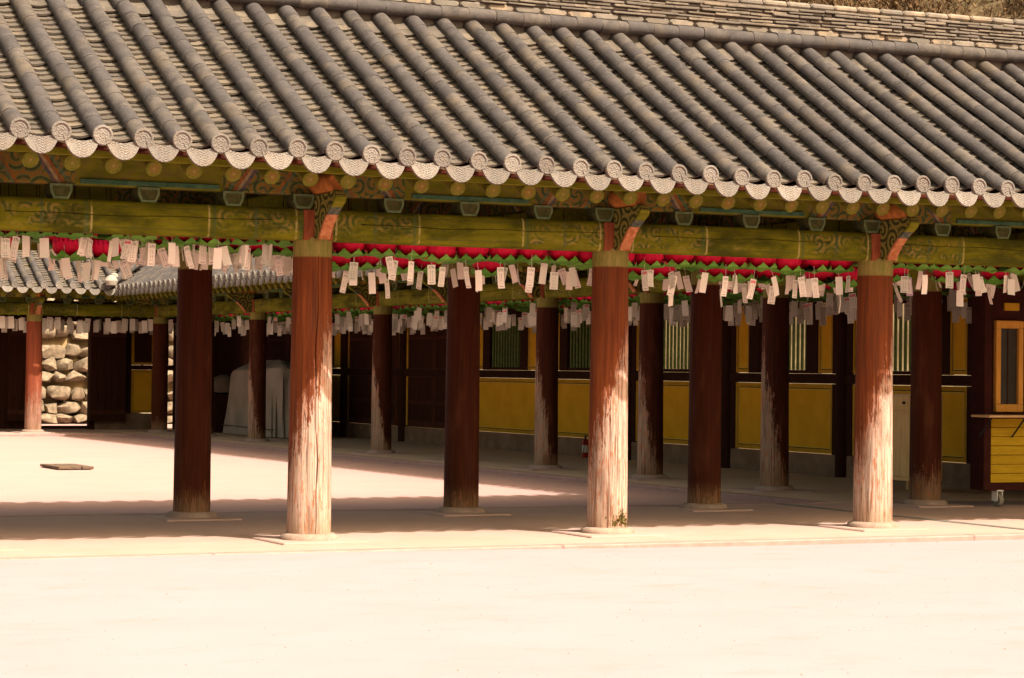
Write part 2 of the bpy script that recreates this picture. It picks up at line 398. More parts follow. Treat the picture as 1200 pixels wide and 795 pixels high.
# ------------------------------------------------------------------ shared tile meshes
def half_pipe(R0, R1, L, n=9, th=.016):
    m = MB(); vs_ = []; fs = []
    for (y, R) in ((0, R0), (L*.5, (R0+R1)/2+.001), (L, R1)):
        for k in range(n+1):
            a = math.pi*k/n; vs_.append((-R*math.cos(a), y, R*math.sin(a)))
    for j in range(2):
        for k in range(n):
            a = j*(n+1)+k; fs.append((a, a+n+1, a+n+2, a+1))
    b = len(vs_)
    for k in range(n+1):
        a = math.pi*k/n; vs_.append((-(R0-th)*math.cos(a), .0, (R0-th)*math.sin(a)))
    for k in range(n): fs.append((k, k+1, b+k+1, b+k))
    m.add(vs_, fs); return m
def pan_plate(W, L, sag, th=.02, n=5):
    m = MB(); vs_ = []; fs = []
    def zc(t): return -sag*(1-(2*t-1)**2)
    for y, dz in ((0, 0), (L, 0)):
        for k in range(n+1): vs_.append((-W/2+W*k/n, y, zc(k/n)))
    for k in range(n): fs.append((k, k+1, k+n+2, k+n+1))
    b = len(vs_)
    for k in range(n+1): vs_.append((-W/2+W*k/n, .004, zc(k/n)-th))
    for k in range(n): fs.append((b+k, b+k+1, k+1, k))
    m.add(vs_, fs); return m
SEG = .27; PEXP = .108; SP = .358
cov_mb = half_pipe(.090, .087, SEG/.876*1.04, 12); pan_mb = pan_plate(.30, .17, .042, .022, 6)
cov_me = cov_mb.mesh('cover_tile', TILE, True); pan_me = pan_mb.mesh('pan_tile', PAN, True)
def end_disc():
    m = MB(); n = 26; prof = [(.001, -.026), (.066, -.026), (.070, -.036), (.083, -.036), (.089, -.030), (.090, .0)]
    rings = [[(r*math.cos(2*math.pi*k/n), y, r*math.sin(2*math.pi*k/n)) for k in range(n)] for r, y in prof]
    m.loft(rings); return m
def drip_plate():
    m = MB(); n = 14; top = []; bot = []
    for k in range(n+1):
        t = 2*k/n-1; x = .165*t
        top.append((x, -.052*(1-t*t)+.004)); 
        e = max(0, 1-abs(t)**2.3)
        bot.append((x, -.045*0-.012-.19*e**.75 if abs(t) < .999 else -.004))
    vs_ = [(x, 0, z) for x, z in top]+[(x*.985, -.022-.012*(1-abs(x/.165)), z) for x, z in bot]
    vs_ += [(x, .018, z) for x, z in top]+[(x, .0, z) for x, z in bot]
    N = n+1; fs = []
    for k in range(n):
        fs.append((N+k, N+k+1, k+1, k)); fs.append((k, k+1, 2*N+k+1, 2*N+k))
        fs.append((3*N+k, 3*N+k+1, N+k+1, N+k))
    m.add(vs_, fs); return m
end_mb = end_disc(); drip_mb = drip_plate()
end_me = end_mb.mesh('round_end_tile', ENDM, True); drip_me = drip_mb.mesh('drip_tile', DRIPM, True)
roll_mb = MB(); roll_mb.lathe([(.078, 0), (.080, .02), (.078, .16), (.074, .325)], 12)
roll_me = roll_mb.mesh('ridge_roll_tile', TILE, True)

# ------------------------------------------------------------------ covered corridor builder
OVH = 1.58; TT = 3.24; DSTD = 3.62
def ax_z(t): return .54*t+.0055*t*t

def column_mesh(name, m, r0, r1, h, crack=None, n=44, nz=34):
    mb = MB(); rings = []
    for j in range(nz+1):
        z = h*j/nz; r = r0+(r1-r0)*(j/nz)**1.1; ring = []
        for q in range(n):
            a = 2*math.pi*q/n; dep = 0
            if crack is not None:
                ca = crack+.05*math.sin(z*3.1)+.025*math.sin(z*9+1)
                wd = .028*(.5+.5*math.sin(z*2.3+.6)**2)
                # three vertices follow the crack: lip, bottom, lip
                a = ca+(q-1)*wd if q < 3 else ca+wd+(2*math.pi-2*wd)*(q-2)/(n-2)
                if q == 1 and z < 2.62: dep = .045
            rr = r*(1+.006*math.sin(3*a+z*1.3)+.004*math.sin(7*a+2*z))-dep
            if j == 0: rr *= 1+.012*math.sin(5*a)
            ring.append((rr*math.cos(a), rr*math.sin(a), z))
        rings.append(ring)
    mb.loft(rings); return mb.mesh(name, m, True)

def beam_mesh(name, L, m, h=.306, d=.27, seed=0, groove=True):
    r = random.Random(seed); hz = h/2; dy = d/2; c = .035
    prof = [(-dy, -hz+c), (-dy-.012, -.02), (-dy-.012, -.0), (-dy-.012, .012), (-dy-.012, .03), (-dy, hz-c), (-dy+c*.5, hz-c*.3), (-dy+c, hz), (dy-c, hz), (dy, hz-c), (dy, -hz+c), (dy-c, -hz), (-dy+c, -hz), (-dy+c*.3, -hz+c*.4)]
    N = 40; rings = []; ph = r.random()*6; a0 = r.uniform(.03, .15); a1 = r.uniform(.75, .97)
    for k in range(N+1):
        x = -L/2+L*k/N; t = k/N; wob = .012*math.sin(t*5+ph)+.005*math.sin(t*19+ph)-.015*(t-.5)
        on = groove and a0 < t < a1
        ring = []
        for i, (y, z) in enumerate(prof):
            if i in (1, 2, 3, 4):
                z += wob+.02
                if i == 2: z += -.006; 
                if i == 3: z = wob+.02+ (.004 if on else .012)
                if i == 2 and on: z = wob+.02-.003
            ring.append((x, y, z))
        rings.append(ring)
    mb = MB(); mb.loft(rings)
    if groove:
        # the check in the timber, cut in as a dark-walled slot between the two lips
        pass
    me = mb.mesh(name, m, True)
    if groove:
        n = len(prof); 
        vs_ = me.vertices
        # split lips: push the slot face inwards by extruding it
        import bmesh
        bm = bmesh.new(); bm.from_mesh(me); bm.faces.ensure_lookup_table(); bm.verts.ensure_lookup_table()
        sel = [f for f in bm.faces if len(f.verts) == 4 and all((v.index % n) in (2, 3) for v in f.verts)
               and a0 < (f.calc_center_median().x/L+.5) < a1]
        if sel:
            res = bmesh.ops.extrude_face_region(bm, geom=sel)
            for e in res['geom']:
                if isinstance(e, bmesh.types.BMVert): e.co.y += .035
            bmesh.ops.delete(bm, geom=sel, context='FACES')
        bm.to_mesh(me); bm.free()
        me.polygons.foreach_set('use_smooth', [True]*len(me.polygons))
        try: me.set_sharp_from_angle(angle=rad(35))
        except Exception: pass
    return me

def bracket_meshes():
    # carved plate, origin on the column axis at beam-bottom height; y points into the building
    out = [(-.12, .0), (-.31, .01), (-.34, .06), (-.42, .15), (-.52, .235), (-.62, .30), (-.70, .345), (-.735, .395), (-.71, .44), (-.64, .455), (-.55, .43), (-.45, .435), (-.12, .435)]
    m = MB(); hw = .045
    a = [(-hw, y, z) for y, z in out]; b = [(hw, y, z) for y, z in out]; n = len(out)
    m.add(a+b, [tuple(range(n)), tuple(reversed(range(n, 2*n)))]+[(i, i+n, (i+1) % n+n, (i+1) % n) for i in range(n)])
    hw = .05
    side = m.mesh('bracket', BRKT)
    # painted front edge, its own strip standing 4 mm proud
    e = MB(); pts = out[1:8]; vs_ = []; 
    for y, z in pts: vs_ += [(-hw-.006, y-.008, z-.006), (hw+.006, y-.008, z-.006), (hw+.006, y+.02, z+.004), (-hw-.006, y+.02, z+.004)]
    fs = []
    for i in range(len(pts)-1):
        for q in range(4): fs.append((4*i+q, 4*i+(q+1) % 4, 4*i+4+(q+1) % 4, 4*i+4+q))
    fs += [(3, 2, 1, 0), tuple(4*(len(pts)-1)+q for q in range(4))]
    mi = [2 if f[0]//4 in (3,) else (1 if f[0]//4 >= 4 else 0) for f in fs]
    e.add(vs_, fs); e.mi = mi
    return side, e.mesh('bracket_edge', [SALM, OLIVE, BLUEP])
BR_SIDE, BR_EDGE = bracket_meshes()
hm = MB(); hm.loft([[(.075*math.cos(a), y, .085*math.sin(a)) for a in [2*math.pi*k/14 for k in range(14)]] for y in (-.62, -.60, -.1)][0:1]
        + [[(.088*math.cos(a), y, .10*math.sin(a)) for a in [2*math.pi*k/14 for k in range(14)]] for y in (-.58, -.1)])
HEAD = hm.mesh('beam_head', ORNG, True)
cu = MB()
tp = [(-.105, .14), (.105, .14), (.105, .075), (.07, .0), (-.07, .0), (-.105, .075)]
cu.add([(x, -.1, z) for x, z in tp]+[(x, .1, z) for x, z in tp], [tuple(reversed(range(6))), tuple(range(6, 12))]+[(i, (i+1) % 6, (i+1) % 6+6, i+6) for i in range(6)])
CUP = cu.mesh('bearing_block', CUPG)
ce = MB()
tq = [(-.082, .118), (.082, .118), (.082, .08), (.056, .022), (-.056, .022), (-.082, .08)]
vs_ = [(x*1.28, -.108, .07+(z-.07)*1.12) for x, z in tp_] if False else [(x, -.11, z) for x, z in tp]+[(x, -.11, z) for x, z in tq]+[(x, -.098, z) for x, z in tp]
ce.add(vs_, [(i, (i+1) % 6, (i+1) % 6+6, i+6) for i in range(6)]+[(i+12, (i+1) % 6+12, (i+1) % 6, i) for i in range(6)])
CUPE = ce.mesh('block_rim', TEALG)
pl = MB(); pl.lathe([(.285, -.075), (.286, -.05), (.27, -.018), (.235, .0)], 30)
PLINTH = pl.mesh('plinth', STONEP, True)
sb = MB(); sb.box(-.43, .43, -.47, .45, -.16, -.06, .012)
SLAB = sb.mesh('plinth_slab', EARTH)
raf = MB(); nr = 14
raf.loft([[(r*math.cos(2*math.pi*k/nr), y, r*math.sin(2*math.pi*k/nr)) for k in range(nr)] for r, y in ((.072, 0), (.078, .006), (.078, 1.0), (.078, 3.3))])
RAFME = raf.mesh('rafter', RAFT, True)

class Corridor:
    def __init__(s, label, base, rz, y0, xc, xr, D=DSTD, ze=lambda x: 3.53, name='covered_corridor'):
        s.root = empty(name, Matrix.Rotation(rz, 3, 'Z') @ Vector((*base, 0)), rz)
        tag(s.root, label, 'corridor building')
        s.b = Vector((*base, 0)); s.y0 = y0; s.xc = xc; s.xr = xr; s.D = D; s.ze = ze; s.ye = y0-OVH; s.yr = y0+D/2; s.rz = rz
        s.M = Matrix.Rotation(rz, 4, 'Z')
    def L(s, p): return Vector(p)-s.b
    def put(s, name, me, p, rot=(0, 0, 0), parent=None, kind=None):
        o = inst(name, me, parent or s.root, s.L(p) if parent is None or parent.location.length == 0 else Vector(p), rot)
        if kind: o['kind'] = kind
        return o
    def sub(s, name, me, parent, p=(0, 0, 0), rot=(0, 0, 0)):
        return inst(name, me, parent, p, rot)
    def part(s, mb, name, m, parent=None, smooth=False, kind=None):
        # a mesh written in corridor coordinates
        o = inst(name, mb.mesh(name, m, smooth), parent or s.root, -s.b if parent is None else (0, 0, 0))
        if kind: o['kind'] = kind
        return o
    def zcov(s, x, t): return s.ze(x)*(1-t/TT)+3.53*(t/TT)+ax_z(t)
    def slope(s, x, t): return math.atan(.54+.011*t-(s.ze(x)-3.53)/TT)
    def roof(s, singles=True, t0=lambda x: 0, max_single=300, mirror_mass=True):
        R_ = random.Random(5)
        x0, x1 = s.xr
        # boarding and clay bed between rafters and tiles, both slopes
        bed = MB(); nx = 40
        def sec(x):
            f = [(s.ye+.30+t, s.zcov(x, .30+t)-.235) for t in (0, .8, 1.6, 2.4, TT-.2)]
            u_ = [(s.ye+.07+t, s.zcov(x, .07+t)-.135) for t in (0, .8, 1.6, 2.4, TT-.0)]
            low = f+[(2*s.yr-y, z) for y, z in reversed(f)]; up_ = u_+[(2*s.yr-y, z) for y, z in reversed(u_)]
            return [(x, y, z) for y, z in low]+[(x, y, z) for y, z in reversed(up_)]
        bed.loft([sec(x0+(x1-x0)*k/nx) for k in range(nx+1)])
        roof = s.part(bed, 'roof', ROOFUND)
        cov = []; pan = []; ends = []; drips = []
        k0 = math.ceil((x0-s.x_row)/SP); k1 = math.floor((x1-s.x_row)/SP)
        for k in range(k0, k1+1):
            x = s.x_row+k*SP+R_.uniform(-.008, .008); ts = t0(x); wob = R_.uniform(-.012, .012)
            n = int(round(TT/SEG)); 
            for i in range(n):
                t = i*SEG
                if t < ts: continue
                dx = .010*math.sin(k*1.7+i*.5)+R_.uniform(-.002, .002)
                z = s.zcov(x, t)+wob+R_.uniform(-.0015, .0015)
                cov.append(((x+dx, s.ye+t, z-.018), (s.slope(x, t), R_.uniform(-.03, .03), R_.uniform(-.012, .012))))
            if ts <= 0:
                ends.append(((x, s.ye-.032, s.zcov(x, 0)+wob+.0), (0, R_.uniform(0, 6.28)*0+R_.uniform(-.2, .2), R_.uniform(-.03, .03))))
            xm = x+SP/2
            np_ = int((TT+.03)/PEXP)
            for i in range(np_):
                t = -.03+i*PEXP
                if t < ts or t > 2.93: continue
                z = s.zcov(xm, t)-.022+R_.uniform(-.006, .006)
                pan.append(((xm+R_.uniform(-.012, .012), s.ye+t+R_.uniform(-.012, .012), z), (s.slope(xm, t)-.19+R_.uniform(-.03, .03), R_.uniform(-.035, .035), R_.uniform(-.03, .03))))
            pan.append(((xm, s.ye+2.93, s.zcov(xm, 2.93)+.0), (s.slope(xm, 3)-.02+R_.uniform(-.03, .03), 0, R_.uniform(-.04, .04))))
            pan.append(((xm, s.ye+3.06, s.zcov(xm, 3.06)-.003), (s.slope(xm, 3), 0, R_.uniform(-.04, .04))))
            if ts <= 0:
                drips.append(((xm, s.ye-.035, s.zcov(xm, 0)-.010+R_.uniform(-.012, .012)), (rad(-8), R_.uniform(-.03, .03), R_.uniform(-.03, .03))))
        def wpos(p): return s.M @ (Vector(p))
        def mtx(p, r):
            from mathutils import Euler
            return Matrix.Translation(p) @ Euler(r).to_matrix().to_4x4()
        off = -s.b
        def split(lst, name, me, mb, m, lim, frame=60):
            def key(e):
                X, Y, w_ = px(wpos(e[0])); inside = -frame < X < 1200+frame and -frame < Y < 795
                return (0 if inside else 1, w_)
            lst = sorted(lst, key=key)
            for p, r in lst[:lim]: inst(name, me, roof, p, r)
            if lst[lim:]:
                mass = MB()
                for p, r in lst[lim:]: mass.add(mb.v, mb.f, mtx(p, r))
                if mirror_mass: pass
                o = mass.build(name, m, roof, smooth=True, kind='stuff')
        a, b, c, d = singles
        split(cov, 'cover_tile', cov_me, cov_mb, TILE, a); split(pan, 'pan_tile', pan_me, pan_mb, PAN, b)
        split(ends, 'round_end_tile', end_me, end_mb, ENDM, c); split(drips, 'drip_tile', drip_me, drip_mb, DRIPM, d)
        # the far slope, mirrored, in one piece
        far = MB(); RZ = Matrix.Translation((0, 2*s.yr, 0)) @ Matrix.Rotation(math.pi, 4, 'Z')
        for lst, mb in ((cov, cov_mb), (ends, end_mb), (drips, drip_mb)):
            for p, r in lst: 
                q = Vector((-p[0], p[1], p[2]))
                far.add(mb.v, mb.f, RZ @ mtx(q, r))
        far.build('rear_slope_tile', TILE, roof, smooth=True, kind='stuff')
        s.roof_o = roof; return roof
    def ridge(s, singles=True, rise=lambda x: 0):
        R_ = random.Random(9); x0, x1 = s.xr; par = s.roof_o; zr = 5.33
        items = []
        L = .325; n = int((x1-x0)/L)
        mass = MB()
        bm_ = {}
        def brick(ln, dp, h, key, rnd=.012):
            kk = (key, round(ln, 2), round(h, 3))
            if kk not in bm_:
                m = MB(); m.box(-ln/2, ln/2, -dp/2, dp/2, 0, h, min(.024, h*.33)); bm_[kk] = (m, m.mesh('ridge_tile', RIDGE if key != 'thin' else RIDGET, False))
            return bm_[kk]
        for k in range(n):
            xa = x0+k*L+R_.uniform(-.005, .005); rz_ = rise(xa)
            for sg in (-1, 1):
                items.append((roll_mb, roll_me, 'ridge_roll_tile', (xa, s.yr+sg*.20, zr+.10+rz_+R_.uniform(-.006, .006)), (0, rad(90), 0), sg))
            mb, me = brick(.315, .33, .078, 'pale'); items.append((mb, me, 'ridge_tile', (xa+.1, s.yr, zr+.175+rz_), (R_.uniform(-.02, .02), R_.uniform(-.01, .01), R_.uniform(-.02, .02)), -1))
            z = zr+.256+rz_
            for j in range(6):
                ln = (.30, .33, .35)[R_.randrange(3)]; h = (.020, .026, .031)[R_.randrange(3)]
                mb, me = brick(ln, .36, h, 'thin'); 
                items.append((mb, me, 'ridge_tile', (xa+R_.uniform(-.03, .03)+.17*(j % 2), s.yr+R_.uniform(-.022, .022), z+R_.uniform(-.004, .004)), (R_.uniform(-.02, .02), R_.uniform(-.018, .018), R_.uniform(-.03, .03)), -1))
                z += .039
            mb, me = brick(.318, .27, .075, 'pale'); items.append((mb, me, 'ridge_tile', (xa+.05, s.yr, z), (R_.uniform(-.02, .02), R_.uniform(-.015, .015), R_.uniform(-.015, .015)), -1))
        vis = []; rest = []
        for it in items:
            X, Y, w_ = px(s.M @ Vector(it[3])); (vis if singles and it[5] < 0 and -40 < X < 1240 and -30 < Y < 700 else rest).append((w_, it))
        vis.sort(key=lambda e: e[0])
        rest += vis[298:]; vis = vis[:298]
        from mathutils import Euler
        for w_, it in vis: inst(it[2], it[1], par, it[3], it[4])
        mm = {}
        for w_, it in rest:
            key = TILE if it[2] == 'ridge_roll_tile' else RIDGE
            mm.setdefault(key, (MB(), it[2]))[0].add(it[0].v, it[0].f, Matrix.Translation(it[3]) @ Euler(it[4]).to_matrix().to_4x4())
        for key, (mb, nm) in mm.items(): mb.build(nm, key, par, smooth=nm == 'ridge_roll_tile', kind='stuff')
        core = MB(); core.box(x0, x1, s.yr-.13, s.yr+.13, zr-.1, zr+.5); core.build('ridge_core', RIDGET, par)
    def rafters(s, xstart, step=.37, singles=True):
        x0, x1 = s.xr; x = xstart-math.floor((xstart-x0)/step)*step; mass = MB(); nn = 0
        while x < x1-.05:
            ang = math.atan(.548); p = (x, s.ye+.27, s.ze(x)-.235)
            if singles: s.put('rafter', RAFME, p, (ang, 0, 0))
            else: mass.add(raf.v, raf.f, Matrix.Translation(p) @ Matrix.Rotation(ang, 4, 'X')); nn += 1
            # the rear slope's rafter
            mass.add(raf.v, raf.f, Matrix.Translation((x, 2*s.yr-p[1], p[2])) @ Matrix.Rotation(math.pi, 4, 'Z') @ Matrix.Rotation(ang, 4, 'X'))
            x += step
        s.part(mass, 'rafter', RAFT, smooth=True, kind='stuff')
        nx = 30
        def strip(y0, y1, dz0, dz1, name, m):
            b = MB(); b.loft([[(x_, y0, s.ze(x_)+dz0), (x_, y1, s.ze(x_)+dz0+.0), (x_, y1, s.ze(x_)+dz1), (x_, y0, s.ze(x_)+dz1)] for x_ in [x0+(x1-x0)*k/nx for k in range(nx+1)]])
            s.part(b, name, m)
        strip(s.ye+.19, s.ye+.31, -.172, -.108, 'eave_board', OLIVE)
        strip(s.ye+.06, s.ye+.20, -.118, -.085, 'tile_rest', DKRED)
    def frame(s, beam_m, pur_m, bays=None, cups=4, heads=True, beam_var=4, rear=True, brackets=True):
        hb0 = 2.834
        xs = s.xc
        beams = {}
        def beam(xa, xb, y, k, mm, nm='beam'):
            L_ = xb-xa-.10; key = (round(L_, 2), k % beam_var)
            if key not in beams: beams[key] = beam_mesh('beam', L_, mm, seed=k*7+3, groove=True)
            s.put('beam', beams[key], ((xa+xb)/2, y, hb0+.153))
        for k in range(len(xs)-1):
            xa, xb = xs[k], xs[k+1]
            beam(xa, xb, s.y0, k, beam_m)
            if rear: beam(xa, xb, s.y0+s.D, k+1, beam_m)
            for y in ((s.y0, s.y0+s.D) if rear else (s.y0,)):
                pm = MB(); pm.box(-(xb-xa)/2, (xb-xa)/2, -.10, .10, -.12, .28, .015)
                s.put('purlin', pm.mesh('purlin', pur_m), ((xa+xb)/2, y, 3.39))
                st = MB(); hl = (xb-xa)*.5-1.0
                if hl > .2 and y == s.y0:
                    st.box(-hl, hl, -.125, -.102, -.105, -.06, .004)
                    s.put('painted_strip', st.mesh('painted_strip', TEAL), ((xa+xb)/2, y, 3.39))
                for c_ in range(cups):
                    xx = xa+(xb-xa)*(c_/cups)-(.02 if c_ else -.0)
                    if c_ == 0: continue
                    o = s.put('bearing_block', CUP, (xx, y-.02, 3.135))
                    if y == s.y0: s.sub('block_rim', CUPE, o)
        pr = MB()
        for x in xs:
            for y in ((s.y0, s.y0+s.D) if rear else (s.y0,)):
                if brackets and y == s.y0:
                    b = s.put('bracket', BR_SIDE, (x, y, hb0)); s.sub('bracket_edge', BR_EDGE, b)
                    o = s.put('bearing_block', CUP, (x-.16, y-.06, 3.135)); s.sub('block_rim', CUPE, o)
                    s.put('beam_head', HEAD, (x, y, 3.37))
            cb = MB(); cb.box(x-.12, x+.12, s.y0+.12, s.y0+s.D-.12, 3.06, 3.36, .03)
            s.part(cb, 'cross_beam', OLIVE)
            kp = MB(); kp.box(x-.09, x+.09, s.yr-.09, s.yr+.09, 3.36, 5.05, .02); s.part(kp, 'king_post', OLIVE)
        rp = MB(); rp.box(xs[0]-.3, xs[-1]+.3, s.yr-.1, s.yr+.1, 4.78, 5.0, .02); s.part(rp, 'ridge_purlin', OLIVE)
    def column(s, x, y, me, neck=True, h=2.86, slab=True):
        o = s.put('column', me, (x, y, 0), (0, 0, 0))
        s.sub('plinth', PLINTH, o)
        if slab: s.sub('plinth_slab', SLAB, o)
        if neck:
            nb = MB(); nb.box(-.085, .085, -.165, .165, h-.02, 3.12, .008)
            s.sub('neck_post', NECK, o)
        return o
nb = MB(); nb.box(-.15, .15, -.165, .165, 2.835, 3.13, .008); NECK = nb.mesh('neck_post', REDW)
RIDGET = mat_tile('thin ridge tile', (.10, .086, .072), (.16, .135, .11), (.21, .17, .125), .3)

# ------------------------------------------------------------------ ground and floors
def ground():
    m = MB()
    def spread(t):
        t = 2*t-1; return math.copysign(40*abs(t)+460*abs(t)**5, t)
    def gz(x, y):
        k = max(0, min(1, (13.5-x)/6)); k = k*k*(3-2*k)
        f = max(0, min(1, (24-y)/2)); near = max(0, min(1, (y-16)/4))
        return -.13+.045*k*f*near
    def gf(a, b):
        x = 11+spread(a); y = 23+spread(b); return (x, y, gz(x, y))
    m.sheet(gf, 160, 160)
    o = m.build('courtyard_ground', [SAND, YARD]); o['kind'] = 'structure'
    for p in o.data.polygons:
        if p.center.y > 24: p.material_index = 1
    fl = MB()
    fl.box(-6, 30, 20.52, 25.98, -.6, -.08)
    fl.box(5, 17.2, 57.0, 62.2, -.6, -.08)
    f = fl.build('corridor_floor', EARTH); f['kind'] = 'structure'
    wf = MB(); wf.box(17.32, 22.6, 25.983, 61, -.6, -.0805); wf.build('side_corridor_floor', EARTH_SHADE)['kind'] = 'structure'
    R_ = random.Random(3)
    def kerb(xa, xb, y0, y1, along):
        x = xa
        while x < xb:
            L_ = R_.uniform(3.0, 5.2); k = MB(); e = min(x+L_, xb)-.004; j = R_.uniform(-.004, .004); zt = -.076+R_.uniform(-.003, .004)
            if along == 'x': k.box(x, e, y0+j, y1, -.5, zt, .012)
            else: k.box(y0+j, y1, x, e, -.5, zt, .012)
            k.build('kerb_stone', KERB, f); x += L_
    kerb(-4, 30, 20.3, 20.517, 'x'); kerb(-4, 17.05, 25.985, 26.2, 'x')
    kerb(26.21, 57.0, 17.1, 17.317, 'y'); kerb(5, 17.1, 56.78, 56.997, 'x')
    # stone strip let into the floor, running back from the front kerb
    x = 20.55
    while x < 25.9:
        k = MB(); k.box(16.34, 16.46, x, min(x+1.25, 25.97), -.3, -.071, .006); k.build('floor_strip', STONED, f); x += 1.262
    return f
STONED = mat_simple('dark stone strip', (.13, .12, .105), (.17, .155, .135), 6)
KERB = mat_simple('kerb granite', (.26, .165, .145), (.32, .205, .18), 7, bump=.5, fine=60)
FLOOR = ground()

def pebbles():
    R_ = random.Random(8); m = MB()
    for k in range(1500):
        d = R_.random()**.6; x = R_.uniform(1, 17); y = R_.uniform(11, 20.2) if k % 3 else R_.uniform(26.4, 56)
        r = R_.uniform(.003, .010)*(1.6 if R_.random() < .06 else 1); z = -.13
        if y < 20.3: kk = max(0, min(1, (13.5-x)/6)); z += .045*kk*kk*(3-2*kk)*max(0, min(1, (y-16)/4))
        pts = [(x+r*R_.uniform(.7, 1.5)*math.cos(a), y+r*R_.uniform(.7, 1.5)*math.sin(a), z-.002) for a in (0, 1.26, 2.5, 3.77, 5.03)]
        m.add(pts+[(x+R_.uniform(-.3, .3)*r, y, z+r*R_.uniform(.5, 1.0))], [(i, (i+1) % 5, 5) for i in range(5)])
    m.build('pebbles', PEB, kind='stuff')
PEB = mat_simple('pebble', (.20, .14, .115), (.32, .22, .19), 40)
pebbles()

# ------------------------------------------------------------------ front corridor
U0, BAY = 8.288, 3.283
xs = [U0-2*BAY, U0-BAY-.06, U0, U0+BAY, U0+2*BAY, 18.15, 21.45, 24.75]
fc = Corridor('long open corridor nearest the viewer with red weathered columns and grey tiled roof', (11.57, 23.42), 0, 21.61, xs, (2.2, 23.5), 3.62, lambda x: 3.525+.0017*(x-12.2)**2 if x < 12.2 else 3.525+.0035*(x-12.2)**2 if x < 16.5 else 3.59)
fc.x_row = 13.59
fc.roof((300, 300, 60, 60)); fc.ridge(True, lambda x: max(0, (x-14)*.013))
fc.rafters(11.46)
fc.frame(BEAM_F, PUR_F)
cfA = column_mesh('column', COL_F, .216, .188, 2.86, crack=math.atan2(-1.02, -.09)); cfB = column_mesh('column', COL_F, .208, .186, 2.86, crack=None); cfC = column_mesh('column', COL_F, .214, .19, 2.86)
cr = column_mesh('column', COL_R, .205, .19, 2.86)
for i, x in enumerate(xs):
    fc.column(x, 21.61, [cfB, cfC, cfA, cfB, cfC, cfB, cfA, cfC][i])
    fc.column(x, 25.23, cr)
    if i == 3:
        cb_ = [o for o in bpy.data.objects if o.name.startswith('column') and abs((o.matrix_basis.translation+fc.b).x-x) < .01][0]
        R2 = random.Random(2); mo = MB()
        for q in range(420):
            a = -1.35+R2.gauss(0, .30); zz = .01+abs(R2.gauss(0, .05))+.10*math.exp(-((a+1.3)/.25)**2)*R2.random(); rr = .207
            c = Vector((rr*math.cos(a), rr*math.sin(a), zz)); e = [c+Vector((R2.uniform(-1, 1), R2.uniform(-1, 1), R2.uniform(-1, 1)))*.016 for _ in range(3)]
            mo.add(e, [(0, 1, 2)])
        o = mo.build('moss', MOSS, cb_); o['kind'] = 'stuff'

# ------------------------------------------------------------------ right-hand wing (runs away from the viewer)
WB = 3.636; vk = [25.23+WB*k for k in range(10)]
wc = Corridor('side corridor running back along the courtyard with yellow panelled wall behind its columns', (-43.4, 19.96), rad(-90), 18.15, [-v for v in reversed(vk)], (-61.0, -24.6), 3.62, lambda x: 3.50)
wc.x_row = -40.0
# valley with the far corridor: rows beyond the inner corner start higher up
wc.roof((0, 0, 0, 0), t0=lambda x: max(0, (-x)-56.5) if -x > 56.5 else 0)
wc.ridge(False); wc.rafters(-40.1, singles=False)
wc.frame(BEAM_W, PUR_W, rear=False)
cw = column_mesh('column', COL_W, .203, .188, 2.86)
for k, v in enumerate(vk):
    if k == 0: continue
    wc.column(-v, 18.15, cw if k < 9 else cr)

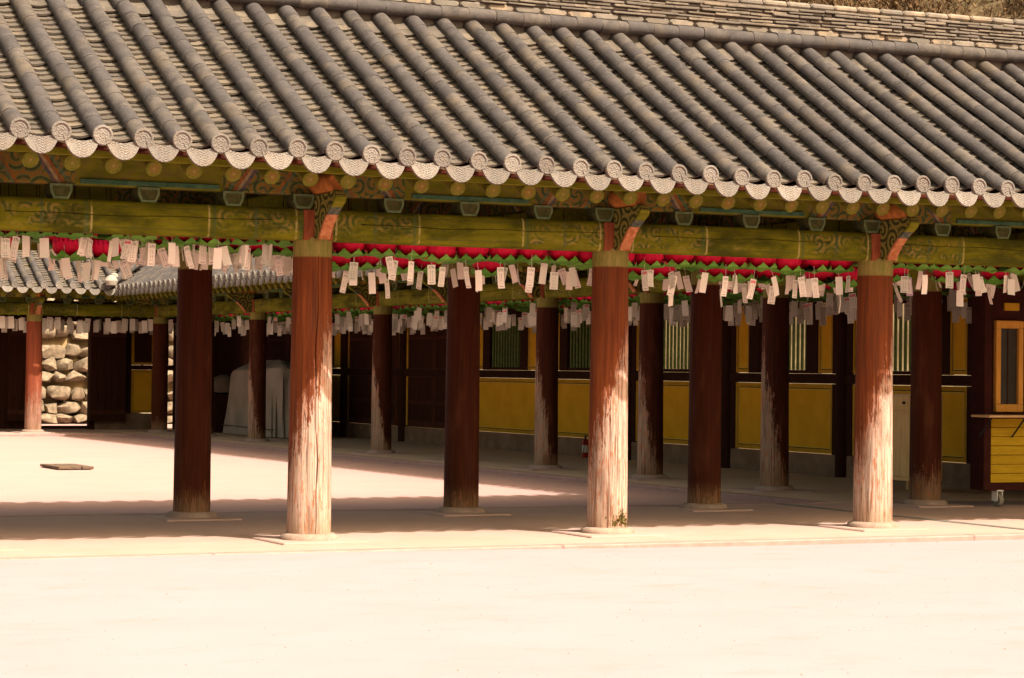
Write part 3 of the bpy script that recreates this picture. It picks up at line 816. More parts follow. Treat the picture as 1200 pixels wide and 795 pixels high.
# wall of the wing: built in corridor coordinates (x = -v, y = u)
YW = 21.77
post_me = column_mesh('post', DARKW, .15, .145, 3.2, n=20, nz=6)
def wall_bay(c, xa, xb, kind, y=YW):
    # xa < xb along the wall between post centres; front faces look towards -y
    x0, x1 = xa+.13, xb-.13; cx = (xa+xb)/2
    def bx(name, m, X0, X1, dy, Z0, Z1, ch=.006, depth=.1):
        b = MB(); b.box(X0, X1, y-dy, y-dy+depth, Z0, Z1, ch); return c.part(b, name, m)
    bx('wall_base', BASEP, x0, x1, .05, -.12, .27, .01, .2)
    bx('sill_rail', DARKW, x0, x1, .08, 1.44, 1.60, .008, .16)
    bx('head_rail', DARKW, x0, x1, .08, 2.78, 2.98, .008, .16)
    bx('upper_wall', DARKW, x0, x1, .02, 2.983, 3.6, 0, .06)
    def panel(name, X0, X1, Z0, Z1, fw=.07):
        f = MB()
        f.box(X0, X1, y-.045, y+.03, Z0, Z0+fw, .004); f.box(X0, X1, y-.045, y+.03, Z1-fw, Z1, .004)
        f.box(X0, X0+fw, y-.044, y+.03, Z0+fw+.001, Z1-fw-.001, .004); f.box(X1-fw, X1, y-.044, y+.03, Z0+fw+.001, Z1-fw-.001, .004)
        o = c.part(f, name, YELF)
        i = MB(); i.box(X0+fw+.012, X1-fw-.012, y-.032, y+.02, Z0+fw+.012, Z1-fw-.012, .004); i.build('panel_board', YEL, o)
        l = MB(); a, b_, c_, d = X0+fw+.012, X1-fw-.012, Z0+fw+.012, Z1-fw-.012
        for (p, q, r, s_) in ((a, b_, c_, c_+.014), (a, b_, d-.014, d), (a, a+.014, c_+.015, d-.015), (b_-.014, b_, c_+.015, d-.015)): l.box(p, q, y-.037, y-.02, r, s_)
        l.build('panel_line', YELP, o)
        bk = MB(); bk.box(X0+.01, X1-.01, y-.0, y+.025, Z0+.01, Z1-.01); bk.build('panel_back', DARKW, o)
        return o
    if kind in ('window', 'backed', 'glazed'):
        panel('lower_panel', x0+.16, x1-.16, .285, 1.43)
        bx('stud', DARKW, x0, x0+.155, .06, .275, 1.435, .005); bx('stud', DARKW, x1-.155, x1, .06, .275, 1.435, .005)
        pw = .44
        panel('upper_panel', x0+.16, x0+.16+pw, 1.615, 2.77, .055); panel('upper_panel', x1-.16-pw, x1-.16, 1.615, 2.77, .055)
        bx('stud', DARKW, x0, x0+.155, .06, 1.605, 2.775, .005); bx('stud', DARKW, x1-.155, x1, .06, 1.605, 2.775, .005)
        bx('stud', DARKW, x0+.16+pw+.005, cx-.74, .06, 1.605, 2.775, .005); bx('stud', DARKW, cx+.74, x1-.16-pw-.005, .06, 1.605, 2.775, .005)
        fr = MB(); fr.box(cx-.735, cx+.735, y-.05, y+.04, 1.605, 1.66, .004); fr.box(cx-.735, cx+.735, y-.05, y+.04, 2.72, 2.775, .004)
        o = c.part(fr, 'lattice_window', DARKW)
        nbar = 11
        for q in range(nbar):
            b = MB(); xx = cx-.67+1.34*q/(nbar-1)
            b.box(xx-.027, xx+.027, y-.018, y+.018, 1.662, 2.718, .006); b.build('lattice_bar', LATG, o)
        if kind == 'backed':
            b = MB(); b.box(cx-.73, cx+.73, y+.045, y+.07, 1.61, 2.77); b.build('shutter', LATD, o)
    else:
        # timber double door with narrow yellow strips beside the posts
        for X0 in (x0+.04, x1-.16):
            f = MB(); f.box(X0, X0+.12, y-.04, y+.03, .3, 1.43, .004); c.part(f, 'side_panel', YELF)
            f = MB(); f.box(X0, X0+.12, y-.04, y+.03, 1.61, 2.77, .004); c.part(f, 'side_panel', YELF)
        for sg in (-1, 1):
            xa_, xb_ = (x0+.2, cx-.006) if sg < 0 else (cx+.006, x1-.2)
            d = MB(); d.box(xa_, xb_, y-.04, y+.02, .28, 2.77, .004); o = c.part(d, 'door', DOORW)
            nbd = 5
            for q in range(nbd):
                b = MB(); ww = (xb_-xa_-.2)/nbd; b.box(xa_+.1+q*ww+.004, xa_+.1+(q+1)*ww-.004, y-.052, y-.03, .36, 2.7, .004); b.build('plank', DOORW, o)
            r = MB()
            for z0, z1 in ((.29, .42), (.8, .88), (1.42, 1.62), (2.28, 2.35), (2.64, 2.76)): 
                r.box(xa_+.01, xb_-.01, y-.075, y-.045, z0, z1, .006)
            r.box(xa_, xa_+.09, y-.07, y-.038, .285, 2.765, .006); r.box(xb_-.09, xb_, y-.07, y-.038, .285, 2.765, .006)
            r.build('door_rail', DOORL, o)
LATD = mat_simple('green shutter', (.03, .05, .022), (.05, .07, .03), 6)
DOORL = mat_simple('door rail timber', (.042, .015, .008), (.068, .025, .013), 4, (6, 6, 1))
kinds = ['window', 'window', 'window', 'window', 'backed', 'backed', 'door', 'door', 'backed']
for k in range(9): wall_bay(wc, -vk[k+1], -vk[k], kinds[k])
wall_bay(wc, -61.55, -vk[9], 'door')
for v in vk: wc.put('post', post_me, (-v, YW, -.1))
ev = MB(); ev.box(-61, -22, YW-.09, YW+.09, 3.3, 4.2); wc.part(ev, 'wall_plate', DARKW)

# ------------------------------------------------------------------ far corridor (closes the courtyard)
xf = [8.4, 11.65, 14.93, 18.15]
fa = Corridor('far corridor closing the courtyard with an open doorway onto a rubble stone wall', (14.0, 59.8), 0, 58.02, xf, (6.0, 20.0), 3.62, lambda x: 3.53)
fa.x_row = 15.10
fa.roof((160, 0, 40, 40), t0=lambda x: max(0, x-16.5) if x > 16.5 else 0)
fa.ridge(False); fa.rafters(14.2, singles=False)
fa.frame(BEAM_F, PUR_F, rear=False)
cd_ = column_mesh('column', COL_D, .205, .19, 2.86)
for x in xf[:-1]: fa.column(x, 58.02, cd_)
cap = MB()
cap.lathe([(.02, -.10), (.14, -.06), (.17, .05), (.11, .15), (.02, .19)], 12, Matrix.Translation((16.35, 56.25, 3.62)))
cap.lathe([(.02, -.05), (.10, -.02), (.09, .06), (.02, .1)], 10, Matrix.Translation((16.5, 56.5, 3.78)))
PLAS = mat_simple('lime plaster', (.22, .19, .16), (.3, .26, .22), 10)
fa.part(cap, 'valley_cap', PLAS, smooth=True)
vt = MB(); vt.tube((16.25, 56.2, 3.55), (19.6, 59.6, 5.42), .10, .10, 10)
fa.part(vt, 'valley_tile', TILE, smooth=True)
# rear wall with the doorway
YF = 61.64
def fbx(name, m, X0, X1, Y0, Y1, Z0, Z1, ch=.006):
    b = MB(); b.box(X0, X1, Y0, Y1, Z0, Z1, ch); return fa.part(b, name, m)
fbx('threshold', DARKW, 15.9, 17.4, YF-.1, YF+.1, -.12, .0)
fbx('door_post', DARKW, 15.78, 15.98, YF-.12, YF+.12, -.1, 3.3); fbx('door_post', DARKW, 17.34, 17.5, YF-.06, YF+.12, -.1, 3.3)
fbx('lintel', DARKW, 15.0, 22.5, YF-.1, YF+.1, 2.76, 3.3)
for X0, X1, yy in ((17.30, 18.27, YF-.30), (15.1, 15.75, YF-.30)):
    d = MB(); d.box(X0, X1, yy, yy+.05, .12, 2.74, .005); o = fa.part(d, 'door', DOORW)
    n_ = 5; ww = (X1-X0)/n_
    for q in range(n_):
        b = MB(); b.box(X0+q*ww+.004, X0+(q+1)*ww-.004, yy-.02, yy-.002, .14, 2.72, .004); b.build('plank', DOORW, o)
    r = MB(); r.box(X0, X1, yy-.045, yy-.021, .30, .42, .006); r.box(X0, X1, yy-.045, yy-.021, 2.36, 2.5, .006); r.build('door_rail', DOORL, o)
fbx('wall_base', BASEP, 17.5, 19.5, YF-.05, YF+.1, -.12, .33)
for X0, X1, Z0, Z1 in ((18.5, 19.12, .35, 1.5), (18.5, 19.12, 1.63, 2.75), (19.18, 19.50, .35, 1.5)):
    f = MB(); f.box(X0, X1, YF-.04, YF+.04, Z0, Z1, .005); o = fa.part(f, 'wall_panel', YELF)
    i = MB(); i.box(X0+.07, X1-.07, YF-.052, YF-.041, Z0+.07, Z1-.07, .004); i.build('panel_board', YEL if Z0 < 1 else DOORW, o)
fbx('wall_boarding', DARKW, 17.5, 18.49, YF-.03, YF+.06, .335, 2.75); fbx('rail', DARKW, 18.45, 22, YF-.07, YF+.05, 1.505, 1.625)
fbx('stud', DARKW, 19.13, 19.17, YF-.06, YF+.05, .335, 2.75); fbx('stud', DARKW, 19.2, 19.52, YF-.06, YF+.05, 1.63, 2.75)
fbx('wall_boarding', DARKW, 19.68, 22.2, YF-.03, YF+.06, -.1, 2.75)
for k in range(16):
    X0 = 9.0+k*.42; fbx('plank', DOORW, X0, X0+.41, YF-.04+.006*(k % 3), YF+.05, -.1, 3.3) if X0+.41 < 15.78 else None

# ------------------------------------------------------------------ stone wall beyond the doorway
def rubble():
    R_ = random.Random(21)
    yw = 68.6; root = empty('stone_wall', (18.5, yw+.5, -.1)); tag(root, 'sunlit rubble stone wall of rounded boulders seen through the far doorway', 'stone wall')
    b = Vector((18.5, yw+.5, -.1))
    body = MB()
    def bf(a, t):
        z = -.4+6*t; x = 10+17*a
        return (x, yw+.24+.10*math.sin(x*3.1+z*2)+.06*math.sin(x*7+z*5)+z*.06, z)
    body.sheet(bf, 70, 26, flip=False); body.box(10, 27, yw+.6, yw+1.4, -.4, 5.6)
    o = body.build('wall_core', MORTAR, root, -b, smooth=True)
    z = -.12; c = 0
    while z < 4.6:
        h = R_.uniform(.28, .46); x = 13.5+R_.random()*.5
        while x < 24:
            wd = R_.uniform(.36, .8); hh = h*R_.uniform(.8, 1.1); m = MB()
            import bmesh
            bm = bmesh.new()
            for q in range(26):
                d = Vector((R_.gauss(0, 1), R_.gauss(0, 1), R_.gauss(0, 1))).normalized(); g = max(abs(d.x), abs(d.y), abs(d.z))
                d = d/(g**.72)*1.06; bm.verts.new((d.x*wd*.5*R_.uniform(.86, 1.08), d.y*.30*R_.uniform(.7, 1.1), d.z*hh*.5*R_.uniform(.86, 1.08)))
            hu = bmesh.ops.convex_hull(bm, input=bm.verts[:])
            bmesh.ops.delete(bm, geom=[e for e in hu['geom_interior'] if isinstance(e, bmesh.types.BMVert)], context='VERTS')
            bm.verts.index_update(); m.add([tuple(v.co) for v in bm.verts], [tuple(v.index for v in f.verts) for f in bm.faces]); bm.free()
            m.build('stone', STONEW, root, Vector((x+wd/2, yw+.08+z*.06+R_.uniform(-.05, .05), z+h/2+R_.uniform(-.04, .04)))-b, (0, R_.uniform(-.12, .12), 0), smooth=True)
            x += wd*.97+R_.uniform(-.02, .05)
        z += h*.96+R_.uniform(-.03, .03) + (.14 if c in (2, 5) else 0); c += 1
rubble()

# ------------------------------------------------------------------ hillside
def hill():
    m = MB(); R_ = random.Random(4)
    def hf(a, b):
        x = 26+150*a; y = -30+260*b
        return (x, y, -.3+(x-26)*.62*min(1, (x-26)/6+.35)+1.2*math.sin(x*.21+y*.13)*min(1, (x-26)/15)+.5*math.sin(y*.5+x*.37)*min(1, (x-26)/10))
    m.sheet(hf, 60, 90); o = m.build('hillside', DRYG, smooth=True); o['kind'] = 'structure'
    tw = MB()
    for k in range(16000):
        x = R_.uniform(30, 80); y = R_.uniform(45, 110)
        X, Y, w_ = px((x, y, hf((x-26)/150, (y+30)/260)[2]))
        if not (900 < X < 1400 and -200 < Y < 60): continue
        z = hf((x-26)/150, (y+30)/260)[2]-.1
        for q in range(7):
            d = Vector((R_.uniform(-1, 1), R_.uniform(-1, 1), R_.uniform(.5, 1.6)))*R_.uniform(.5, 1.1)
            s_ = Vector((R_.uniform(-1, 1), R_.uniform(-1, 1), 0)).normalized()*R_.uniform(.015, .04)
            p = Vector((x, y, z)); mid = p+d*.6+Vector((R_.uniform(-.1, .1), R_.uniform(-.1, .1), 0))
            tw.add([p-s_, p+s_, mid+s_*.7, mid-s_*.7, p+d], [(0, 1, 2, 3), (3, 2, 4)])
            for g in range(2):
                c = p+d*R_.uniform(.4, 1); e = Vector((R_.uniform(-1, 1), R_.uniform(-1, 1), R_.uniform(-1, 1)))*.09; f_ = Vector((R_.uniform(-1, 1), R_.uniform(-1, 1), R_.uniform(-1, 1)))*.09
                tw.add([c-e, c+f_, c+e], [(0, 1, 2)])
    tw.build('scrub', SCRUB, kind='stuff')
SCRUB = mat_simple('dry scrub', (.07, .042, .022), (.16, .10, .05), 2, fine=8)
hill()

# ------------------------------------------------------------------ lotus lanterns and paper tags
def mat_glossless(name, a, b, tr=.0):
    k = NT(name, .55, .3); col = k.mix(k.rnd(), a, b); n = k.noise(k.obj(), 22, 3)
    col = k.mix(k.math('MULTIPLY', k.sst(n, .4, .7), .35), col, tuple(v*.6 for v in a)); k.b.inputs['Subsurface Weight'].default_value = 0
    return k.done(col)

def mat_petal():
    k = NT('lotus red', .6, .12); o = k.obj(); x, y, z = k.sep(o); n = k.noise(k.scale(k.pos(), (60, 60, 9)), 1, 3)
    col = k.mix(k.sst(z, .02, .2), (.42, .003, .018), (.72, .016, .09)); col = k.mix(k.math('MULTIPLY', k.sst(n, .45, .65), .45), col, (.30, .002, .012))
    return k.done(col, n, .3, .004)
PETAL = mat_petal(); SEPAL = mat_glossless('leaf green', (.06, .20, .014), (.12, .29, .03)); 
def petal_mb0(): pass
def petal_mb(tip=.20, r=.168, half=.050):
    m = MB()
    def fn(a, b):
        t = b; wdt = half*math.sin(math.pi*min(1, .18+.82*t)**.9)*(1-t**5)+.004; x = (2*a-1)*wdt
        rad_ = .05+(r-.05)*math.sin(min(1, t*1.9)*math.pi/2)+.012*max(0, t-.6)*2
        y = -(rad_-.35*x*x/half); z = tip*t**1.05
        return (x, y, z)
    m.sheet(fn, 4, 6); return m
petal1 = petal_mb(); petal_me = petal1.mesh('petal', PETAL, True)
def rotz(k, n, off=0): return Matrix.Rotation(2*math.pi*k/n+off, 4, 'Z')
NP = 11
core_mb = MB(); core_mb.lathe([(.05, .0), (.115, .03), (.138, .085), (.146, .15), (.15, .19)], 22)
for k in range(11): core_mb.add(petal1.v, petal1.f, Matrix.Rotation(2*math.pi*(k+.5)/11, 4, 'Z') @ Matrix.Scale(.955, 4))
body_mb = MB(); body_mb.add(core_mb.v, core_mb.f)
for k in range(NP): body_mb.add(petal1.v, petal1.f, rotz(k, NP) @ Matrix.Scale(.97, 4)); 
for k in range(NP): body_mb.add(petal1.v, petal1.f, rotz(k, NP, .28) @ Matrix.Scale(.9, 4))
body_me = body_mb.mesh('lotus_lantern', PETAL, True); cup_me = core_mb.mesh('lantern_cup', PETAL, True)
def sepal_mb():
    m = MB()
    def fn(a, b):
        t = b; wd = .07*math.sin(math.pi*min(1, .2+.8*t))*(1-t**6)+.003; x = (2*a-1)*wd
        rr = .02+.165*math.sin(min(1, t*1.3)*math.pi/2); z = -.012+.012*math.sin(t*3)+.085*max(0, t-.45)**1.2*1.8
        return (x, -(rr+.004), z)
    m.sheet(fn, 3, 5)
    out = MB()
    for k in range(8): out.add(m.v, m.f, rotz(k, 8))
    out.add(m.v, m.f); out.lathe([(.004, -.03), (.03, -.022), (.05, -.005)], 8)
    return out
sep = sepal_mb(); sep_me = sep.mesh('calyx', SEPAL, True)
cm = MB(); cm.tube((0, 0, .2), (0, 0, .75), .004, n=5); cord_me = cm.mesh('cord', DARKW)

def mat_paper(name, kind):
    k = NT(name, .9, .1); uv = k.uv(); x, y, z = k.sep(uv); rn = k.math('MULTIPLY', k.rnd(), 50)
    col = k.mix(k.rnd(), (.63, .60, .51), (.78, .74, .64))
    if kind != 'plain':
        rows = k.math('FRACT', k.math('MULTIPLY', x, 3.0 if kind != 'black' else 4))
        line = k.math('MULTIPLY', k.sst(rows, .30, .36), k.math('SUBTRACT', 1, k.sst(rows, .60, .66)))
        ch = k.noise(k.comb(k.math('ADD', k.math('FLOOR', k.math('MULTIPLY', x, 3)), rn), k.math('MULTIPLY', y, 26), 0), 1, 1)
        ins = k.math('MULTIPLY', k.math('MULTIPLY', k.sst(x, .14, .16), k.math('SUBTRACT', 1, k.sst(x, .84, .86))), k.math('MULTIPLY', k.sst(y, .16, .2), k.math('SUBTRACT', 1, k.sst(y, .70, .74))))
        col = k.mix(k.math('MULTIPLY', k.math('MULTIPLY', line, ins), k.math('MULTIPLY', k.sst(ch, .47, .53), .75)), col, (.05, .04, .04))
        fx = k.math('MULTIPLY', k.math('MULTIPLY', k.sst(x, .2, .22), k.math('SUBTRACT', 1, k.sst(x, .8, .82))), k.math('SUBTRACT', 1, k.sst(k.math('ABSOLUTE', k.math('SUBTRACT', y, .09)), .012, .02)))
        col = k.mix(k.math('MULTIPLY', fx, .7), col, (.06, .05, .05))
    if kind in ('red', 'black'):
        hx = k.math('MULTIPLY', k.math('MULTIPLY', k.sst(x, .1, .12), k.math('SUBTRACT', 1, k.sst(x, .88, .9))), k.math('MULTIPLY', k.sst(y, .79, .8), k.math('SUBTRACT', 1, k.sst(y, .93, .94))))
        if kind == 'red': hcol = k.mix(k.sst(k.noise(k.scale(uv, (18, 14, 1)), 1, 2), .52, .58), (.55, .02, .06), (.75, .55, .5)); amt = .95
        else: hcol = (.07, .075, .04); hx = k.math('MULTIPLY', hx, k.sst(k.noise(k.scale(uv, (9, 16, 1)), 1, 3), .48, .55)); amt = .85
        col = k.mix(k.math('MULTIPLY', hx, amt), col, hcol)
    if kind == 'purple':
        ex = k.math('MAXIMUM', k.math('ABSOLUTE', k.math('SUBTRACT', x, .5)), k.math('ADD', k.math('MULTIPLY', k.math('ABSOLUTE', k.math('SUBTRACT', y, .5)), 1), 0))
        b = k.math('MULTIPLY', k.sst(ex, .40, .42), k.math('SUBTRACT', 1, k.sst(ex, .47, .49)))
        col = k.mix(.25, col, (.65, .5, .62)); col = k.mix(k.math('MULTIPLY', b, .75), col, (.42, .22, .45))
    return k.done(col)
PAPERS = {q: mat_paper('paper '+q, q) for q in ('plain', 'black', 'red', 'purple')}
def tag_mb(W, H, mtx=None, m=None, bend=.0, mi=0):
    m = m or MB(); t = .0008
    # a gently bent strip of paper, front and back
    n = 3
    for j in range(n):
        z0, z1 = -H*j/n, -H*(j+1)/n; y0, y1 = bend*(j/n)**2, bend*((j+1)/n)**2
        for yy, fl in ((-t, False), (t, True)):
            p = [(-W/2, y1+yy, z1), (W/2, y1+yy, z1), (W/2, y0+yy, z0), (-W/2, y0+yy, z0)]
            u = [(0, 1-(j+1)/n), (1, 1-(j+1)/n), (1, 1-j/n), (0, 1-j/n)]
            if fl: p = p[::-1]; u = [(1-a, b) for a, b in u[::-1]]
            m.add(p, [(0, 1, 2, 3)], mtx, mi); m.uv[len(m.f)-1] = tuple(u)
    return m
tag_me = {}
for q in PAPERS:
    for i, (W, H, bd) in enumerate(((.080, .20, .008), (.072, .215, .035), (.086, .185, -.028))): tag_me[q, i] = tag_mb(W, H, bend=bd).mesh('paper_tag', PAPERS[q])
st = MB(); st.tube((0, 0, -.004), (0, 0, .13), .0025, n=4); string_me = st.mesh('string', mat_simple('string', (.4, .36, .3), (.5, .45, .38), 9))

BAYS = [(-9, U0-.2, 'left of the left front column'), (U0-.2, U0+BAY-.2, 'between left and middle front columns'), (U0+BAY-.2, U0+2*BAY-.2, 'between middle and right front columns'), (U0+2*BAY-.2, 99, 'right of the right front column')]
def apparent_u(u, v):
    # where the thing shows among the front columns: carry its line of sight back to the front column row
    return u*21.61/v
def bay_of(u, v):
    a = apparent_u(u, v)
    for i, (a0, a1, t) in enumerate(BAYS):
        if a0 <= a < a1: return i
    return 3
ORD = 'first second third fourth fifth sixth seventh eighth ninth tenth eleventh twelfth thirteenth fourteenth fifteenth sixteenth seventeenth eighteenth nineteenth twentieth'.split()
rows = [(21.98, 2.715, 1.0, 'front'), (22.55, 2.61, .6, 'second'), (23.2, 2.76, .9, 'third'), (23.9, 2.83, .9, 'fourth'), (24.7, 2.86, .9, 'fifth')]
cnt = {}; R_ = random.Random(31); tags_at = []
for ri, (v, zb, keep, rn) in enumerate(rows):
    u = 4.3+.1*ri
    while u < 19.6:
        uu = u+R_.uniform(-.025, .025); u += .345
        if R_.random() > keep*(.6 if ri == 1 and uu < 8.6 else 1): continue
        if any(abs(uu-cx) < .32 and abs(v-cy) < .32 for cx in xs for cy in (21.61, 25.23)): continue
        if any(abs(uu-cx) < .26 for cx in xs) and 0: continue
        b = bay_of(uu, v); z = zb+R_.uniform(-.02, .02)
        if b == 0: z += .08 if ri == 0 else .03
        if b == 3: z += .09
        X, Y, w_ = px((uu, v, z))
        if not -60 < X < 1260: continue
        grp = 'lotus lanterns hung under the front corridor roof'
        cnt[b, ri] = cnt.get((b, ri), 0)+1; od = ORD[min(19, cnt[b, ri]-1)]
        if ri == 0:
            o = empty('lotus_lantern', (uu, v, z), R_.uniform(0, 6.28)); inst('lantern_cup', cup_me, o)
            for k in range(NP): inst('petal', petal_me, o, (0, 0, 0), (0, 0, 2*math.pi*k/NP))
            lab = f"red lotus lantern, {od} in the front row {BAYS[b][2]}"
        else:
            o = inst('lotus_lantern', body_me, None, (uu, v, z), (R_.uniform(-.08, .08), R_.uniform(-.08, .08), R_.uniform(0, 6.28)))
            lab = f"red lotus lantern, {od} in the {rn} row back {BAYS[b][2]}"
        inst('calyx', sep_me, o, (0, 0, 0), (0, 0, R_.random())); inst('cord', cord_me, o)
        tag(o, lab, 'lantern', grp)
        tags_at.append((uu, v, z, ri, b, od, rn))
WORD = {'plain': 'blank cream paper', 'black': 'black printed paper', 'red': 'red headed white paper', 'purple': 'purple bordered paper'}
ntag = 0; seen_tags = {}
face = math.atan2(-RT.y, -RT.x)  # unused direction guard
for (uu, v, z, ri, b, od, rn) in sorted(tags_at, key=lambda e: e[3]):
    n = 2 if ri < 2 else 1
    if b == 0 and ri < 3: n = 4 if R_.random() < .5 else 5
    elif ri == 1: n = 1
    for q in range(n):
        if ntag >= 300: break
        r = R_.random(); special = ri == 0 and q == 0
        kd = ('red' if r < .18 else 'purple' if r < .28 else 'black' if r < .68 else 'plain') if special else ('plain' if r < .5 else 'black')
        yaw = YAW*-1+R_.gauss(0, .5 if special else .95); 
        tu, tv = uu+R_.uniform(-.16, .16), v+R_.uniform(-.15, .15)-(.08 if special else 0)
        if any(math.hypot(tu-cx, tv-cy) < .27 for cx in xs for cy in (21.61, 25.23)): continue
        top = z+R_.uniform(-.11, .0)
        if b == 0: top = z+R_.uniform(-.03, .03)
        if special: top -= .02
        o = inst('paper_tag', tag_me[kd, R_.randrange(3)], None, (tu, tv, top), (R_.uniform(-.12, .12), (tilt := R_.gauss(0, .10 if special else .17)), yaw))
        inst('string', string_me, o)
        rowt = 'front row' if ri == 0 else 'rows further back'
        lean = 'hanging straight' if abs(tilt) < .07 else ('leaning left' if tilt < 0 else 'leaning right')
        row_word = 'front' if ri == 0 else rn+' row'
        lab = f"{WORD[kd]} tag {lean} under {od} {row_word} lantern {BAYS[b][2]}"
        if kd == 'plain' and abs(math.sin(yaw+YAW)) > .75: lab = lab.replace('blank cream', 'edge-on cream')
        ws = lab.split()
        if len(ws) > 16: lab = f"{WORD[kd]} tag {lean.split()[-1] if lean.startswith('leaning') else 'straight'} under {od} {row_word} lantern {BAYS[b][2]}"
        if len(lab.split()) > 16: lab = lab.replace(' paper', '', 1)
        if len(lab.split()) > 15: lab = lab.replace(' front columns', ' columns').replace('hanging straight', 'straight')
        if lab in seen_tags:
            o1, z1 = seen_tags[lab]
            if o1 is not None and len(lab.split()) < 16:
                hi, lo = (o1, o) if z1 >= top else (o, o1)
                up, dn = lab.replace(' tag ', ' upper tag ', 1), lab.replace(' tag ', ' lower tag ', 1)
                if up not in seen_tags and dn not in seen_tags:
                    o1['label'] = up if hi is o1 else dn; seen_tags[lab] = (None, 0); lab = up if hi is o else dn
        seen_tags.setdefault(lab, (o, top))
        tag(o, lab, 'paper tag', 'paper tags hung under the lotus lanterns'); ntag += 1
# the lanterns and tags of the side and far corridors: one mass each
lan = MB(); tg = MB()
R_ = random.Random(77)
for u in (18.62, 19.2, 19.85, 20.5, 21.15):
    v = 26.6
    while v < 57:
        vv = v+R_.uniform(-.04, .04); z = 2.78+R_.uniform(-.03, .03); v += .36
        if u < 19.5 or R_.random() < .45:
            T = Matrix.Translation((u, vv, z)); 
            if any(math.hypot(u-18.15, vv-y) < .42 for y in vk): continue
            lan.add(body_mb.v, body_mb.f, T); lan.add(sep.v, sep.f, T, 1)
        for q in range(1):
            T = Matrix.Translation((u+R_.uniform(-.2, .2)+.05, vv+R_.uniform(-.18, .18), z-R_.choice((.0, .04, .1, .16)))) @ Matrix.Rotation(-YAW+R_.gauss(0, .4), 4, 'Z') @ Matrix.Rotation(R_.gauss(0, .06), 4, 'Y')
            tag_mb(.10, .24, T, tg, mi=R_.choice((0, 0, 1, 1, 2)))
u = 9.0
while u < 20:
    for v in (58.6, 59.3, 60.2):
        T = Matrix.Translation((u+R_.uniform(-.05, .05), v, 2.80-R_.choice((0, .04, .08)))) @ Matrix.Rotation(R_.gauss(0, .5), 4, 'Z') @ Matrix.Rotation(R_.gauss(0, .05), 4, 'Y')
        tag_mb(.14, .30, T, tg, mi=R_.choice((0, 0, 1)))
    if R_.random() < .8:
        T = Matrix.Translation((u, 58.9, 2.86)); lan.add(body_mb.v, body_mb.f, T); lan.add(sep.v, sep.f, T, 1)
    u += .24
o = lan.build('lotus_lantern', [PETAL, SEPAL], smooth=True, kind='stuff'); o['label'] = 'mass of red lotus lanterns under the side and far corridor roofs'
o = tg.build('paper_tag', [PAPERS['plain'], PAPERS['black'], PAPERS['red']], kind='stuff'); o['label'] = 'mass of pale paper tags under the side and far corridor roofs'

# ------------------------------------------------------------------ loose things
def kiosk():
    o = empty('kiosk', (19.8, 25.2, -.08)); b = Vector((19.8, 25.2, -.08)); tag(o, 'yellow boarded wheeled kiosk with wooden counter and orange framed window', 'kiosk')
    def P(mb, name, m, par=None, smooth=False): return mb.build(name, m, par or o, -b if par is None else (0, 0, 0), smooth=smooth)
    x0, x1, y0, y1 = 18.60, 21.0, 24.62, 24.92
    m = MB(); m.box(x0+.02, x1, y0+.03, y1, .14, 2.72, .01); P(m, 'body', MAROON)
    for k in range(7):
        m = MB(); z = .235+k*.118; m.box(x0+.12, x1-.1, y0-.004, y0+.028, z, z+.113, .006); P(m, 'siding_board', YELB)
    m = MB(); m.box(x0, x0+.115, y0-.02, y0+.1, .14, 2.7, .008); P(m, 'corner_post', MAROON)
    m = MB(); m.box(x0+.05, x1, y0-.012, y0+.05, .13, .23, .008); P(m, 'bottom_rail', MAROON)
    m = MB(); m.box(18.38, 20.4, y0-.42, y0-.03, 1.075, 1.105, .008); c = P(m, 'counter', CNT)
    for xx in (18.46, 18.98, 20.1):
        m = MB(); m.tube((xx, y0-.36, 1.07), (xx+.06, y0-.02, .82), .012, n=6); P(m, 'counter_strut', BLK)
    m = MB(); X0, X1, Z0, Z1 = 18.77, 19.2, 1.14, 2.31
    for a in ((X0, X1, Z0, Z0+.1), (X0, X1, Z1-.1, Z1), (X0, X0+.075, Z0+.101, Z1-.101), (X1-.075, X1, Z0+.101, Z1-.101)): m.box(a[0], a[1], y0-.04, y0+.03, a[2], a[3], .008)
    wdw = P(m, 'window_frame', OFR)
    m = MB(); m.box(X0+.075, X1-.075, y0+.005, y0+.02, Z0+.1, Z1-.1); P(m, 'pane', GLASS)
    m = MB(); m.box(X0+.2, X0+.216, y0-.0, y0+.004, Z0+.1, Z1-.1); P(m, 'window_bar', DARKW)
    m = MB(); m.box(18.92, 19.15, y0-.01, y0+.028, 2.44, 2.54, .006); P(m, 'upper_panel', YELF)
    for xx, yy in ((18.86, y0+.03), (20.8, y0+.03)):
        m = MB(); m.tube((xx-.03, yy, .01), (xx+.03, yy, .01), .085, n=18); wh = P(m, 'caster', RUB, smooth=True)
        m = MB(); 
        for s_ in (-.045, .034):
            m.box(xx+s_, xx+s_+.011, yy-.05, yy+.07, .0, .13, .003)
        m.box(xx-.05, xx+.05, yy-.06, yy+.1, .125, .14, .003); m.tube((xx-.05, yy, .01), (xx+.05, yy, .01), .02, n=8); m.build('caster_fork', WHT, wh)
MAROON = mat_simple('maroon kiosk frame', (.025, .007, .005), (.04, .01, .007), 5); YELB = mat_simple('yellow boards', (.33, .21, .010), (.41, .265, .016), 4, (1, 5, 9)); CNT = mat_simple('counter wood', (.45, .28, .13), (.55, .36, .18), 5, (1, 8, 8))
BLK = mat_simple('black steel', (.02, .018, .016), (.03, .028, .025), 8, rough=.5); OFR = mat_simple('orange window frame', (.42, .20, .035), (.5, .25, .05), 5, (6, 6, 1))
